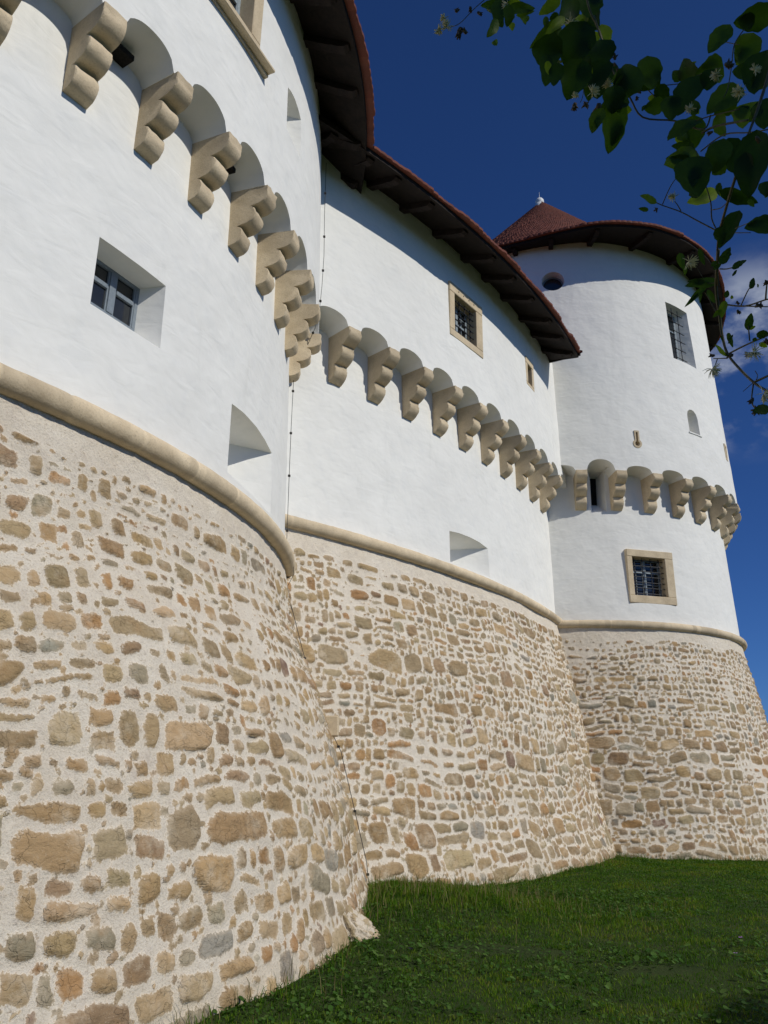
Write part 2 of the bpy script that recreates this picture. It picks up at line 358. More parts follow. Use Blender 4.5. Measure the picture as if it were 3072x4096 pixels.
    for hh, dens, tries in ((.135, 1., 20), (.105, 2., 20), (.080, 4, 12), (.060, 10, 7), (.043, 14, 4), (.030, 16, 2), (.020, 14, 1)):
        hh *= big; want = int(area*dens); got = 0; tot = int(want*tries**.75)+20; pool = None
        for q in range(tot):
            if got >= want: break
            if q % 250 == 0:
                ok_ = (D > hh*.80) & (V < ztop-.30-hh)
                if .09 < hh: ok_ &= np.abs((V/(.40*big)+(.5 if hh < .15 else 0)) % 1-.5) < .17
                pool = np.flatnonzero(ok_)
                if len(pool) == 0: break
            pI = pool[rs.randint(len(pool))]; i, j = divmod(pI, mz)
            if D[i, j] < hh*.8: continue
            cy = V[i, j]; f = (cy-zbot)/(ztop-zbot)
            if hh > .16*big and k == 'A' and rs.rand() < f*1.1-.1: continue
            h_ = hh*rs.uniform(.82, 1.12); asp = rs.choice([.75, 1.1, 1.45, 1.9, 2.5], p=[.12, .24, .30, .22, .12]) if hh > .05 else rs.uniform(1, 2.2)
            if put(U[i, j], cy, min(h_*asp, .52), h_, rs.normal(0, .06) if hh > .05 else rs.normal(0, .35), rs.uniform(.022, .050) if hh > .05 else .018): got += 1
    cols = np.array(cols); hs = np.array(hs); tl = np.array(tl); cen = np.array(cen)
    # stones partly drowned in mortar here and there, and always under the string course
    cover = (.008 if k == 'A' else .003)*sstep(.35, .85, (Z-zbot)/(ztop-zbot))+.034*sstep(.2, .8, vnoise(S, Z, 1.1, seed+9, 2))+.30*sstep(ztop-.50+.12*vnoise(S, Z*0, .8, seed+3, 2), ztop-.26, Z)
    E = D+cover
    ss = sstep(.008, -.035, E); lift = hs[ID]; 
    tilt = np.clip(tl[ID][..., 0]*(U-cen[ID][..., 0])+tl[ID][..., 1]*(V-cen[ID][..., 1]), -.03, .03)
    H = ss*(.014+lift+tilt+.012*vnoise(S, Z, .16, seed+12, 3)+.006*vnoise(S, Z*1.8, .07, seed+13, 2))+(1-ss)*(.010*vnoise(S, Z, .22, seed+14, 3)+.006*vnoise(S, Z, .07, seed+15, 2))
    H += .030*vnoise(S, Z, 1.5, seed+16, 2)
    t = w['h1']-Z; pa = np.array(w['prof']); r = w['r']+np.interp(t, pa[:, 0], pa[:, 1])+H
    # a little smoothing of the profile's kinks and a flare at the ground
    r += .10*sstep(.7, -.1, Z)*(.7+.5*vnoise(S, Z, .9, seed+20, 2))
    P = pol(th0+S/R, r, Z)
    me = grid_mesh(P, smooth=True, name='base')
    a = me.attributes.new('sd', 'FLOAT', 'POINT'); a.data.foreach_set('value', E.astype(np.float32).ravel())
    c = np.ones((n*mz, 4), np.float32); c[:, :3] = cols[ID].reshape(-1, 3)
    a = me.attributes.new('col', 'FLOAT_COLOR', 'POINT'); a.data.foreach_set('color', c.ravel())
    return new_obj('stone_base', me, ROOT[k], [M_MAS])
base_wall('A', -112, 22, .026, .96, 7)
base_wall('B', -60, -8, .030, 1.02, 41)
base_wall('C', -150, 5, .034, 1.04, 77)

# ---- rings and drums -------------------------------------------
def ring(sections, closed, name):
    """sections (n, m, 3): closed cross-sections swept round; returns a closed solid"""
    n, m_ = sections.shape[:2]; V = sections.reshape(-1, 3); idx = np.arange(n*m_).reshape(n, m_); idx = np.hstack([idx, idx[:, :1]])
    if closed: idx = np.vstack([idx, idx[:1]])
    a = idx[:-1, :-1].ravel(); b = idx[1:, :-1].ravel(); c = idx[1:, 1:].ravel(); d = idx[:-1, 1:].ravel()
    f = np.stack([a, b, c, d], 1).tolist()
    if not closed: f += [list(idx[0, :-1])[::-1], list(idx[-1, :-1])]
    me = bpy.data.meshes.new(name); me.from_pydata(V.tolist(), [], f); me.validate()
    import bmesh
    bm = bmesh.new(); bm.from_mesh(me); bmesh.ops.recalc_face_normals(bm, faces=bm.faces); bm.to_mesh(me); bm.free()
    return me
def corb_angles(k, rng_):
    w = TW[k]; return [w['a0']+w['da']*i+w['dq']*i*i for i in rng_]
def lower_drum(k, t0, t1, closed, step):
    w = TW[k]; n = int((t1-t0)/step)+(0 if closed else 1); th = np.radians(np.linspace(t0, t1, n, endpoint=not closed))
    zs = np.linspace(w['h1']-.22, w['zc']+.42, 22); T, Z = np.meshgrid(th, zs, indexing='ij')
    o = pol(T, r_low(w, Z)+wob(k, T*w['r'], Z), Z); i = pol(T, r_low(w, Z)*0+w['r']-1.7, Z)[:, ::-1][:, [0, -1]]
    return ring(np.concatenate([o, i], 1), closed, 'lower')
def upper_drum(k, t0, t1, closed, idxs, special=None, nb=14):
    w = TW[k]; hw = math.degrees(w['cw']/2/(w['r']+w['ov']))*1.02; A = corb_angles(k, idxs)
    cols = []                                       # (theta, arch factor, rise)
    def bay(a, b, rise):
        t = np.linspace(0, 1, nb+1)
        for q in t: cols.append((a+(b-a)*q, max(0, 1-abs(2*q-1)**2.3)**.62, rise))
    prev = None; allA = list(A)
    # continue the rhythm round the rest of the drum
    if closed:
        while allA[-1]+w['da'] < allA[0]+360-w['da']*.6: allA.append(allA[-1]+w['da'])
        allA.append(allA[0]+360)
    for i in range(len(allA)-1):
        rise = w['rise']
        if special and i in special: rise = special[i]
        cols.append((allA[i], 0, rise)); bay(allA[i]+hw, allA[i+1]-hw, rise)
    if not closed:
        cols.append((allA[-1], 0, w['rise']))
        cols.insert(0, (t0, 0, 0)); cols.append((t1, 0, 0))
        pre = [(x, 0, 0) for x in np.arange(t0+.5, allA[0], .5)]; cols = cols[:1]+pre+cols[1:]
        post = [(x, 0, 0) for x in np.arange(allA[-1]+.5, t1, .5)]; cols = cols[:-1]+post+cols[-1:]
    cols = np.array(cols); th = np.radians(cols[:, 0])[:, None]; f = cols[:, 1][:, None]; rise = cols[:, 2][:, None]
    za = w['zc']+np.where(f > 0, .035, 0)+rise*f
    nz = 22; q = np.linspace(0, 1, nz)[None]**1.3; Z = za+(w['top']-za)*q; T = th+0*Z
    o = pol(T, r_up(w, Z)+wob(k, T*w['r'], Z)*np.minimum(1, (Z-za)*4+.2), Z)
    zin = w['zc']+np.where(f > 0, .02, 0)+rise*.50*f; rin = r_low(w, zin)-.06
    ro = r_up(w, za); v = []
    for s in (.33, .66, 1.0):
        v.append(pol(th, ro+(rin-ro)*s, za+(zin-za)*s**1.2))
    deep = pol(th, w['r']-1.6+0*za, zin); topi = pol(th, w['r']-1.6+0*za, w['top']+0*za)
    sec = np.concatenate([topi, deep]+v[::-1]+[o], 1)
    return ring(sec, closed, 'upper'), allA
def frame_mat(th, r, z):
    return Matrix.Translation((math.cos(th)*r, math.sin(th)*r, z)) @ Matrix.Rotation(th, 4, 'Z')
def cut(obj, cutters):
    me = bpy.data.meshes.new('cutters'); V = []; Fc = []
    for mt, out, inn, d in cutters:
        n = len(out); k = len(V)
        # extrapolate the mouth outwards so the splay is exact at the wall face
        e = .35/d; o2 = [(y+(y-b)*e, z+(z-c)*e) for (y, z), (b, c) in zip(out, inn)]
        V += [tuple(mt @ Vector((.35, y, z))) for y, z in o2]+[tuple(mt @ Vector((-d, y, z))) for y, z in inn]
        Fc += [tuple(range(k, k+n)), tuple(range(k+2*n-1, k+n-1, -1))]+[(k+i, k+i+n, k+(i+1) % n+n, k+(i+1) % n) for i in range(n)]
    me.from_pydata(V, [], Fc); import bmesh
    bm = bmesh.new(); bm.from_mesh(me); bmesh.ops.recalc_face_normals(bm, faces=bm.faces); bm.to_mesh(me); bm.free()
    co = bpy.data.objects.new('cutters', me); COL.objects.link(co); co.matrix_world = ROOT_M[obj.parent.name]
    bpy.context.view_layer.update()
    md = obj.modifiers.new('b', 'BOOLEAN'); md.operation = 'DIFFERENCE'; md.solver = 'EXACT'; md.object = co; md.use_self = False
    dg = bpy.context.evaluated_depsgraph_get(); nm = bpy.data.meshes.new_from_object(obj.evaluated_get(dg))
    obj.modifiers.clear(); old = obj.data; obj.data = nm; bpy.data.objects.remove(co); bpy.data.meshes.remove(me); bpy.data.meshes.remove(old)
ROOT_M = {r.name: Matrix.Translation(r.location) for r in ROOT.values()}
def finish(obj, ang=32):
    me = obj.data; me.polygons.foreach_set('use_smooth', [True]*len(me.polygons)); me.set_sharp_from_angle(angle=rad(ang))

LOW = {}; UP = {}; ANG = {}
for k, (t0, t1, cl, st, idx) in {'A': (-180, 180, True, .6, range(-6, 9)), 'B': (-66, -8, False, .3, range(-2, 12)), 'C': (-180, 180, True, 1.2, range(-1, 13))}.items():
    w = TW[k]
    LOW[k] = new_obj('lower_wall', lower_drum(k, t0, t1, cl, st), ROOT[k], [M_PL])
    up, allA = upper_drum(k, t0, t1, cl, idx, {1: .34} if k == 'C' else None)
    UP[k] = new_obj('upper_wall', up, ROOT[k], [M_PL]); ANG[k] = allA
# ---- openings: theta centre, width, z0, z1 given at the wall face
def rect(w_, z0, z1, dy=0): return [(-w_/2+dy, z0), (w_/2+dy, z0), (w_/2+dy, z1), (-w_/2+dy, z1)]
def at(k, th, z, up): w = TW[k]; return frame_mat(rad(th), (r_up if up else r_low)(w, z), z)
E_ = EYE
LOWC = {'A': [], 'B': [], 'C': []}; UPC = {'A': [], 'B': [], 'C': []}
# near tower: splayed window, gun loop, arched slot, tall framed window at the top
LOWC['A'].append((at('A', -28.5, 5.1+E_, 0), rect(1.04, -.44, .42), rect(.80, -.20, .40, -.02), .38))
def looph(w_, h0, h1, wi, hi0, hi1, dy=0, rise=.1):
    out = [(-w_/2, h0), (w_/2, h0), (w_/2, h1-rise)]; inn = [(-wi/2+dy, hi0), (wi/2+dy, hi0), (wi/2+dy, hi1)]
    for a in (.75, .5, .25): out.append(((a-.5)*w_, h1-rise*(abs(2*a-1)**2))); inn.append(((a-.5)*wi+dy, hi1))
    out.append((-w_/2, h1-rise)); inn.append((-wi/2+dy, hi1)); return out, inn
o_, i_ = looph(1.84, -.46, .62, .34, .05, .50, -.25, .06); LOWC['A'].append((at('A', -10.6, 4.15+E_, 0), o_, i_, .95))
o_, i_ = looph(.68, -.45, .47, .16, .0, .42, -.05, .10); UPC['A'].append((at('A', -12.45, 10.03+E_, 1), o_, i_, .62))
UPC['A'].append((at('A', -24.75, 10.65+E_, 1), rect(1.50, -.82, .85), rect(1.50, -.82, .85), .40))
# middle bastion
UPC['B'].append((at('B', -38.7, 10.58+E_, 1), rect(1.48, -.74, .74), rect(1.48, -.74, .74), .42))
UPC['B'].append((at('B', -30.8, 10.83+E_, 1), rect(.62, -.46, .44), rect(.62, -.46, .44), .50))
o_, i_ = looph(1.78, -.37, .42, .40, -.10, .20, -.30, .06); LOWC['B'].append((at('B', -37.1, 4.86+E_, 0), o_, i_, .80))
# far tower
circ = [(.375*math.cos(a), .375*math.sin(a)) for a in np.linspace(0, 2*math.pi, 28, endpoint=False)]
UPC['C'].append((at('C', -100.5, 15.76+E_, 1), circ, [(y*.97, z*.97) for y, z in circ], .45))
UPC['C'].append((at('C', -55.6, 14.35+E_, 1), rect(1.24, -1.12, 1.10), rect(.96, -1.02, 1.06, -.12), .52))
ar = [(-.27, -.42), (.27, -.42), (.27, .20)]+[(.27*math.cos(a), .20+.27*math.sin(a)) for a in (.6, 1.1, 1.57, 2.04, 2.54)]+[(-.27, .20)]
UPC['C'].append((at('C', -56.8, 10.96+E_, 1), ar, [(y*.8-.03, z*.95) for y, z in ar], .50))
UPC['C'].append((at('C', -79.3, 9.90+E_, 1), rect(.152, -.25, .285), rect(.152, -.25, .285), .35))
UPC['C'].append((at('C', -35.2, 10.6+E_, 1), rect(.30, -.30, .30), rect(.30, -.30, .30), .35))
LOWC['C'].append((at('C', -76.1, 5.68+E_, 0), rect(1.56, -.83, .80), rect(1.56, -.83, .80), .42))
LOWC['C'].append((at('C', -90.4, 8.4+E_, 0), [(-.24, -.70), (.22, -.70), (.24, .62), (-.24, .62)], [(-.16, -.30), (.10, -.30), (.12, .62), (-.22, .62)], .60))
UPC['C'].append((at('C', -90.4, 9.02+E_, 0), [(-.24, -.45), (.24, -.45), (.24, .02), (-.24, .02)], [(-.22, -.45), (.14, -.45), (.14, .02), (-.22, .02)], .55))
for k in 'ABC':
    cut(LOW[k], LOWC[k]); cut(UP[k], UPC[k])
    finish(LOW[k]); finish(UP[k])

# ---- string course ---------------------------------------------
def torus(k, t0, t1, closed=False):
    w = TW[k]; R = w['r']+.03; L = rad(t1-t0)*R; n = int(L/.04); th = np.linspace(rad(t0), rad(t1), n); s = th*R
    a = w['tor']; ph = np.linspace(-.62*math.pi, .62*math.pi, 15)
    T, PH = np.meshgrid(th, ph, indexing='ij'); S = T*R
    seg = np.floor(S/.92+.21*np.sin(np.floor(S/.92)*2.1)); joint = np.abs((S/.92) % 1-.5) > .488
    rr = a*(1+.05*_h(seg, seg*0, 5+SEED[k])-.025)+.006*vnoise(S, PH*a, .12, 31, 3)-.006*joint
    P = pol(T, R+.035+rr*np.cos(PH), w['h1']-a*.98+.02+rr*np.sin(PH))
    me = grid_mesh(P, smooth=True)
    at_ = me.attributes.new('tone', 'FLOAT', 'POINT'); at_.data.foreach_set('value', ((_h(seg, seg*0, 9)-.5)*.34+.16*joint).astype(np.float32).ravel())
    return new_obj('string_course', me, ROOT[k], [M_SAND])
torus('A', -130, 40); torus('B', -62, -8); torus('C', -170, 30)

# ---- corbels ----------------------------------------------------
def corbel_mesh(k, seed):
    w = TW[k]; H = w['zc']-w['zb']; Pj = w['ov']+.035; Wd = w['cw']; rs = random.Random(seed); prof = []; n = 3; h = H/n
    X = [0.36*Pj, .68*Pj, Pj]
    if k == 'A':
        xb = [.03, X[0]-.075, X[1]-.075]
        for i in range(n):
            for s in np.linspace(0, 1, 12):
                if s <= .58: x = xb[i]+(X[i]-xb[i])*math.sqrt(max(0, 1-(1-s/.58)**2))
                else: x = X[i]-.07*(1-math.sqrt(max(0, 1-((s-.58)/.42)**2))) if i < 2 else X[i]
                prof.append((x, i*h+s*h*.985))
    else:
        xb = [.04, X[0]-.05, X[1]-.05]
        for i in range(n):
            for s in np.linspace(0, .62, 9): prof.append((xb[i]+(X[i]-xb[i])*math.sin(s/.62*math.pi/2)**.8, i*h+s*h))
            prof += [(X[i], i*h+.74*h), (X[i]-.022, i*h+.755*h), (X[i]-.02, i*h+.985*h)]
    prof.append((prof[-1][0], H+.002)); m_ = len(prof)
    # lattice: across the width with small chamfers
    ys = [-Wd/2, -Wd/2+.012, -Wd/4, 0, Wd/4, Wd/2-.012, Wd/2]
    mb = MB(); V = []
    for j, y in enumerate(ys):
        for i, (x, z) in enumerate(prof):
            cx = -.012 if j in (0, len(ys)-1) else 0
            nn = .012*float(vnoise(np.array([y*3+seed]), np.array([z*2+x]), .16, seed, 2)[0])+.007*float(vnoise(np.array([y*9+seed]), np.array([z*4]), .1, seed+3, 1)[0])
            V.append((x+cx+nn, y, z))
    f = []; idx = lambda j, i: j*m_+i
    for j in range(len(ys)-1):
        for i in range(m_-1): f.append((idx(j, i), idx(j+1, i), idx(j+1, i+1), idx(j, i+1)))
    b = len(V); V += [(-.30, ys[0], 0), (-.30, ys[0], H), (-.30, ys[-1], 0), (-.30, ys[-1], H)]
    for i in range(m_-1): pass
    f.append(tuple([b]+[idx(0, i) for i in range(m_)]+[b+1])); f.append(tuple(([b+2]+[idx(len(ys)-1, i) for i in range(m_)]+[b+3])[::-1]))
    f.append(tuple([b, b+2]+[idx(j, 0) for j in range(len(ys)-1, -1, -1)])); f.append(tuple([b+3, b+1]+[idx(j, m_-1) for j in range(len(ys))]))
    mb.v = V; mb.f = f; mb.mi = [0]*len(f)
    me = mb.mesh(sharp=38); me.materials.append(M_SAND); return me
first = {}
for k, idx in {'A': range(-6, 9), 'B': range(-2, 10), 'C': range(0, 12)}.items():
    w = TW[k]; var = [corbel_mesh(k, s) for s in (1, 2, 3, 4)]
    for q, th in enumerate(corb_angles(k, idx)):
        o = bpy.data.objects.new('corbel', var[q % 4]); COL.objects.link(o); o.parent = ROOT[k]
        z = w['zb']; o.matrix_local = frame_mat(rad(th+random.Random(q).uniform(-.05, .05)*(5/w['r'])), r_low(w, z)-.005, z) @ Matrix.Rotation(random.Random(q+50).uniform(-.012, .012), 4, 'X') @ Matrix.Diagonal((1, 1+random.Random(q+9).uniform(-.05, .05), 1, 1))

# ---- windows ------------------------------------------------------
def obj_at(name, me, parent, mt, mats):
    o = new_obj(name, me, parent, mats); o.matrix_local = mt; return o
def sub(name, me, parent, mats):
    o = new_obj(name, me, parent, mats); return o
def stone_frame(w_, z0, z1, ow, oz0, oz1, dep=.34, proud=.03, shift=0):
    """ring of four dressed blocks; outer w_ x (z0..z1), opening ow x (oz0..oz1)"""
    mb = MB(); a, b = -w_/2, w_/2; c, d = -ow/2+shift, ow/2+shift
    mb.box(-dep, proud, a, b, oz1, z1); mb.box(-dep, proud-.003, a, b, z0, oz0); mb.box(-dep, proud-.005, a, c, oz0, oz1); mb.box(-dep, proud-.004, d, b, oz0, oz1)
    return mb.mesh(bevel=.012)
def casement(w_, z0, z1, x, nbar=2, transom=.62, t=.055, mull=True, shift=0):
    mb = MB(); a, b = -w_/2+shift, w_/2+shift; x0, x1 = x-.05, x
    mb.box(x0, x1, a, b, z1-t, z1); mb.box(x0, x1, a, b, z0, z0+t); mb.box(x0, x1, a, a+t, z0+t, z1-t); mb.box(x0, x1, b-t, b, z0+t, z1-t)
    zt = z0+(z1-z0)*transom; c = (a+b)/2
    if mull: mb.box(x0, x1+.012, c-.045, c+.045, z0+t, z1-t)
    halves = [(a+t, c-.045), (c+.045, b-t)] if mull else [(a+t, b-t)]
    for p, q in halves:
        s = .022
        mb.box(x0+.008, x1-.006, p, p+s, z0+t, z1-t); mb.box(x0+.008, x1-.006, q-s, q, z0+t, z1-t)
        if transom: mb.box(x0+.004, x1+.004, p+s, q-s, zt-.028, zt+.028)
        for lo, hi in ((z0+t, zt-.028), (zt+.028, z1-t)):
            for i in range(1, nbar): 
                zz = lo+(hi-lo)*i/nbar; mb.box(x0+.012, x1-.012, p+s, q-s, zz-.009, zz+.009)
        if nbar > 1:
            mb.box(x0+.013, x1-.013, (p+q)/2-.009, (p+q)/2+.009, z0+t, z1-t)
    return mb.mesh(bevel=.003)
def pane(w_, z0, z1, x, shift=0):
    mb = MB(); mb.box(x-.045, x-.030, -w_/2+.01+shift, w_/2-.01+shift, z0+.01, z1-.01); return mb.mesh()
def grille(w_, z0, z1, x, nv, nh, shift=0, ext=.05, r=.013):
    mb = MB()
    for i in range(nv):
        y = -w_/2+shift+w_*(i+.5)/nv; mb.tube([(x, y, z0-ext), (x, y, (z0+z1)/2), (x, y, z1+ext)], r, 6)
    for j in range(nh):
        z = z0+(z1-z0)*(j+.5)/nh; mb.tube([(x+.022, -w_/2+shift-ext, z), (x+.022, shift, z+.004), (x+.022, w_/2+shift+ext, z)], r, 6)
        for i in range(nv):
            y = -w_/2+shift+w_*(i+.5)/nv; mb.box(x-.004, x+.040, y-.019, y+.019, z-.019, z+.019)
    return mb.mesh(smooth=False)
# near tower, splayed window with a grey-blue two-light casement
fr = obj_at('window', casement(.82, -.22, .42, -.33, 1, .58, .06), ROOT['A'], at('A', -28.5, 5.1+E_, 0), [M_FRAME]); sub('pane', pane(.82, -.22, .42, -.33), fr, [M_GLASS])
# near tower, tall window with stone surround and moulded sill at the top
fr = obj_at('window', stone_frame(1.50, -.82, .85, 1.10, -.60, .68, .40, .045, -.02), ROOT['A'], at('A', -24.75, 10.65+E_, 1), [M_SAND])
sub('frame', casement(1.10, -.60, .68, -.22, 2, .5, .06, True, -.02), fr, [M_FRAME_PALE]); sub('pane', pane(1.10, -.60, .68, -.22, -.02), fr, [M_GLASS])
mb = MB()
for (p, z0_, z1_) in ((.17, -.93, -.885), (.13, -.885, -.85), (.09, -.85, -.80), (.055, -.98, -.93)): mb.box(-.2, p, -.98, .98, z0_, z1_)
sub('sill', mb.mesh(bevel=.006), fr, [M_SAND])
# middle bastion
fr = obj_at('window', stone_frame(1.48, -.74, .74, .98, -.55, .48, .40, .03, -.04), ROOT['B'], at('B', -38.7, 10.58+E_, 1), [M_SAND])
sub('frame', casement(.98, -.55, .48, -.26, 2, .5, .055, True, -.04), fr, [M_FRAME_PALE]); sub('pane', pane(.98, -.55, .48, -.26, -.04), fr, [M_GLASS]); sub('grille', grille(.98, -.55, .48, -.10, 4, 6, -.04), fr, [M_IRON])
for y in (-.36, -.14, .10, .33):
    mb = MB(); mb.tube([(.030, y, .60), (.036, y, .60)], .018, 8); sub('hole_shade', mb.mesh(), fr, [M_DARK])  # flat dark discs on the lintel face, standing in for shaded holes
fr = obj_at('window', stone_frame(.62, -.46, .44, .34, -.36, .24, .38, .02, 0), ROOT['B'], at('B', -30.8, 10.83+E_, 1), [M_SAND])
mb = MB(); mb.box(-.34, -.30, -.165, .165, -.355, .235); sub('shutter', mb.mesh(), fr, [M_RAFT])
# far tower
fr = obj_at('window', stone_frame(1.56, -.83, .80, 1.10, -.60, .58, .40, .035, -.05), ROOT['C'], at('C', -76.1, 5.68+E_, 0), [M_SAND])
sub('frame', casement(1.10, -.60, .58, -.28, 2, .66, .055, True, -.05), fr, [M_FRAME_PALE]); sub('pane', pane(1.10, -.60, .58, -.28, -.05), fr, [M_GLASS]); sub('grille', grille(1.10, -.60, .58, -.12, 4, 7, -.05), fr, [M_IRON])
fr = obj_at('window', casement(.96, -1.02, 1.06, -.44, 1, .66, .05, True, -.10), ROOT['C'], at('C', -55.6, 14.35+E_, 1), [M_FRAME_PALE])
sub('pane', pane(.96, -1.02, 1.06, -.44, -.10), fr, [M_GLASS]); sub('grille', grille(.98, -1.02, 1.06, -.20, 3, 6, -.12, .07), fr, [M_IRON])
mb = MB(); mb.prism([(y*1.0, z*1.0) for y, z in circ], [(y, z) for y, z in circ], -.34, -.42)
fr = obj_at('round_window', mb.mesh(), ROOT['C'], at('C', -100.5, 15.76+E_, 1), [M_GLASS])
mb = MB(); n_ = len(circ)
V = [(x, y*s, z*s) for x, s in ((-.30, .96), (-.30, .84), (-.36, .84), (-.36, .96)) for y, z in circ]
mb.add(V, [(r_*n_+i, r_*n_+(i+1) % n_, ((r_+1) % 4)*n_+(i+1) % n_, ((r_+1) % 4)*n_+i) for r_ in range(4) for i in range(n_)]); sub('frame', mb.mesh(), fr, [M_FRAME])
# keyhole gun port with a stone surround
def keyhole():
    def outline(rw, rr, top):
        pts = [(-rw, top), (-rw, 0)]; a0 = math.asin(rw/rr) if rw < rr else 1.57
        for a in np.linspace(math.pi/2+a0, 2.5*math.pi-a0, 22): pts.append((rr*math.cos(a), -.14+rr*math.sin(a)))
        pts += [(rw, 0), (rw, top)]; return pts
    o = outline(.078, .145, .30); i = outline(.032, .078, .245); n = len(o); V = [(.03, *p) for p in o]+[(.03, *p) for p in i]+[(-.30, *p) for p in o]+[(-.30, *p) for p in i]
    f = []
    for q in range(n):
        r_ = (q+1) % n; f += [(q, r_, n+r_, n+q), (n+q, n+r_, 3*n+r_, 3*n+q), (q, 2*n+q, 2*n+r_, r_)]
    m_ = MB(); m_.add(V, f); return m_.mesh()
gp = obj_at('gun_port', keyhole(), ROOT['C'], at('C', -79.3, 9.90+E_, 1), [M_SAND])
mb = MB(); mb.box(-.26, -.24, -.12, .12, -.30, .30); sub('port_shade', mb.mesh(), gp, [M_DARK])  # dark panel across the slot, painting the unlit depth behind it
obj_at('window', stone_frame(.30, -.30, .30, .10, -.20, .20, .3, .03), ROOT['C'], at('C', -35.2, 10.6+E_, 1), [M_SAND])
mb = MB(); mb.box(-.3, .045, -.33, .33, -.455, -.40); obj_at('ledge', mb.mesh(bevel=.01), ROOT['C'], at('C', -56.8, 10.96+E_, 1), [M_PL])
mb = MB(); mb.box(-.62, -.58, -.2, .2, -.35, .60); obj_at('chute_shade', mb.mesh(), ROOT['C'], at('C', -90.4, 8.4+E_, 0), [M_DARK])  # dark panel at the niche's back, shade of the chute put in as colour
# soffit vents of the near tower's machicolation: solid near-black boxes painting the openings' shade
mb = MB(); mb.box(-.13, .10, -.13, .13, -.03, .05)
obj_at('soffit_vent_shade', mb.mesh(bevel=.01), ROOT['A'], frame_mat(rad(-32.3), r_low(TW['A'], 9.8)+.10, 7.985+E_), [M_DARK])
obj_at('soffit_vent_shade', mb.mesh(bevel=.01), ROOT['A'], frame_mat(rad(-20.5), r_low(TW['A'], 9.8)+.12, 7.985+E_), [M_DARK])

# ---- roofs ---------------------------------------------------------
CE = [(-180,7.0),(-150,6.75),(-130,6.6),(-115.2,6.51),(-108.7,6.54),(-105.1,6.58),(-96.2,6.82),(-90.8,7.02),(-87.3,7.12),(-83.6,7.17),(-74.2,7.30),(-62.4,7.27),(-50.8,7.13),(-35.9,6.86),(-23.3,6.78),(-11.3,6.91),(.9,7.13),(6.5,7.21),(30,7.3),(90,7.2),(180,7.0)]
def eave_r(k, th):
    if k == 'A': return 11.02+0*th
    if k == 'B': return 28.40+0*th
    d = np.degrees(th); d = (d+180) % 360-180; x = np.array(CE); 
    v = np.interp(d, x[:, 0], x[:, 1]); return v
EZ = {'A': 12.10+E_, 'B': 12.10+E_, 'C': 17.22+E_}
def clamp_b(P):
    """the middle roof stops on a slanted verge against the far tower"""
    r = np.hypot(P[..., 0], P[..., 1]); th = np.arctan2(P[..., 1], P[..., 0]); te = np.radians(-27.35+(28.4-r)/1.15*1.6); th = np.minimum(th, te)
    Q = P.copy(); Q[..., 0] = r*np.cos(th); Q[..., 1] = r*np.sin(th); return Q
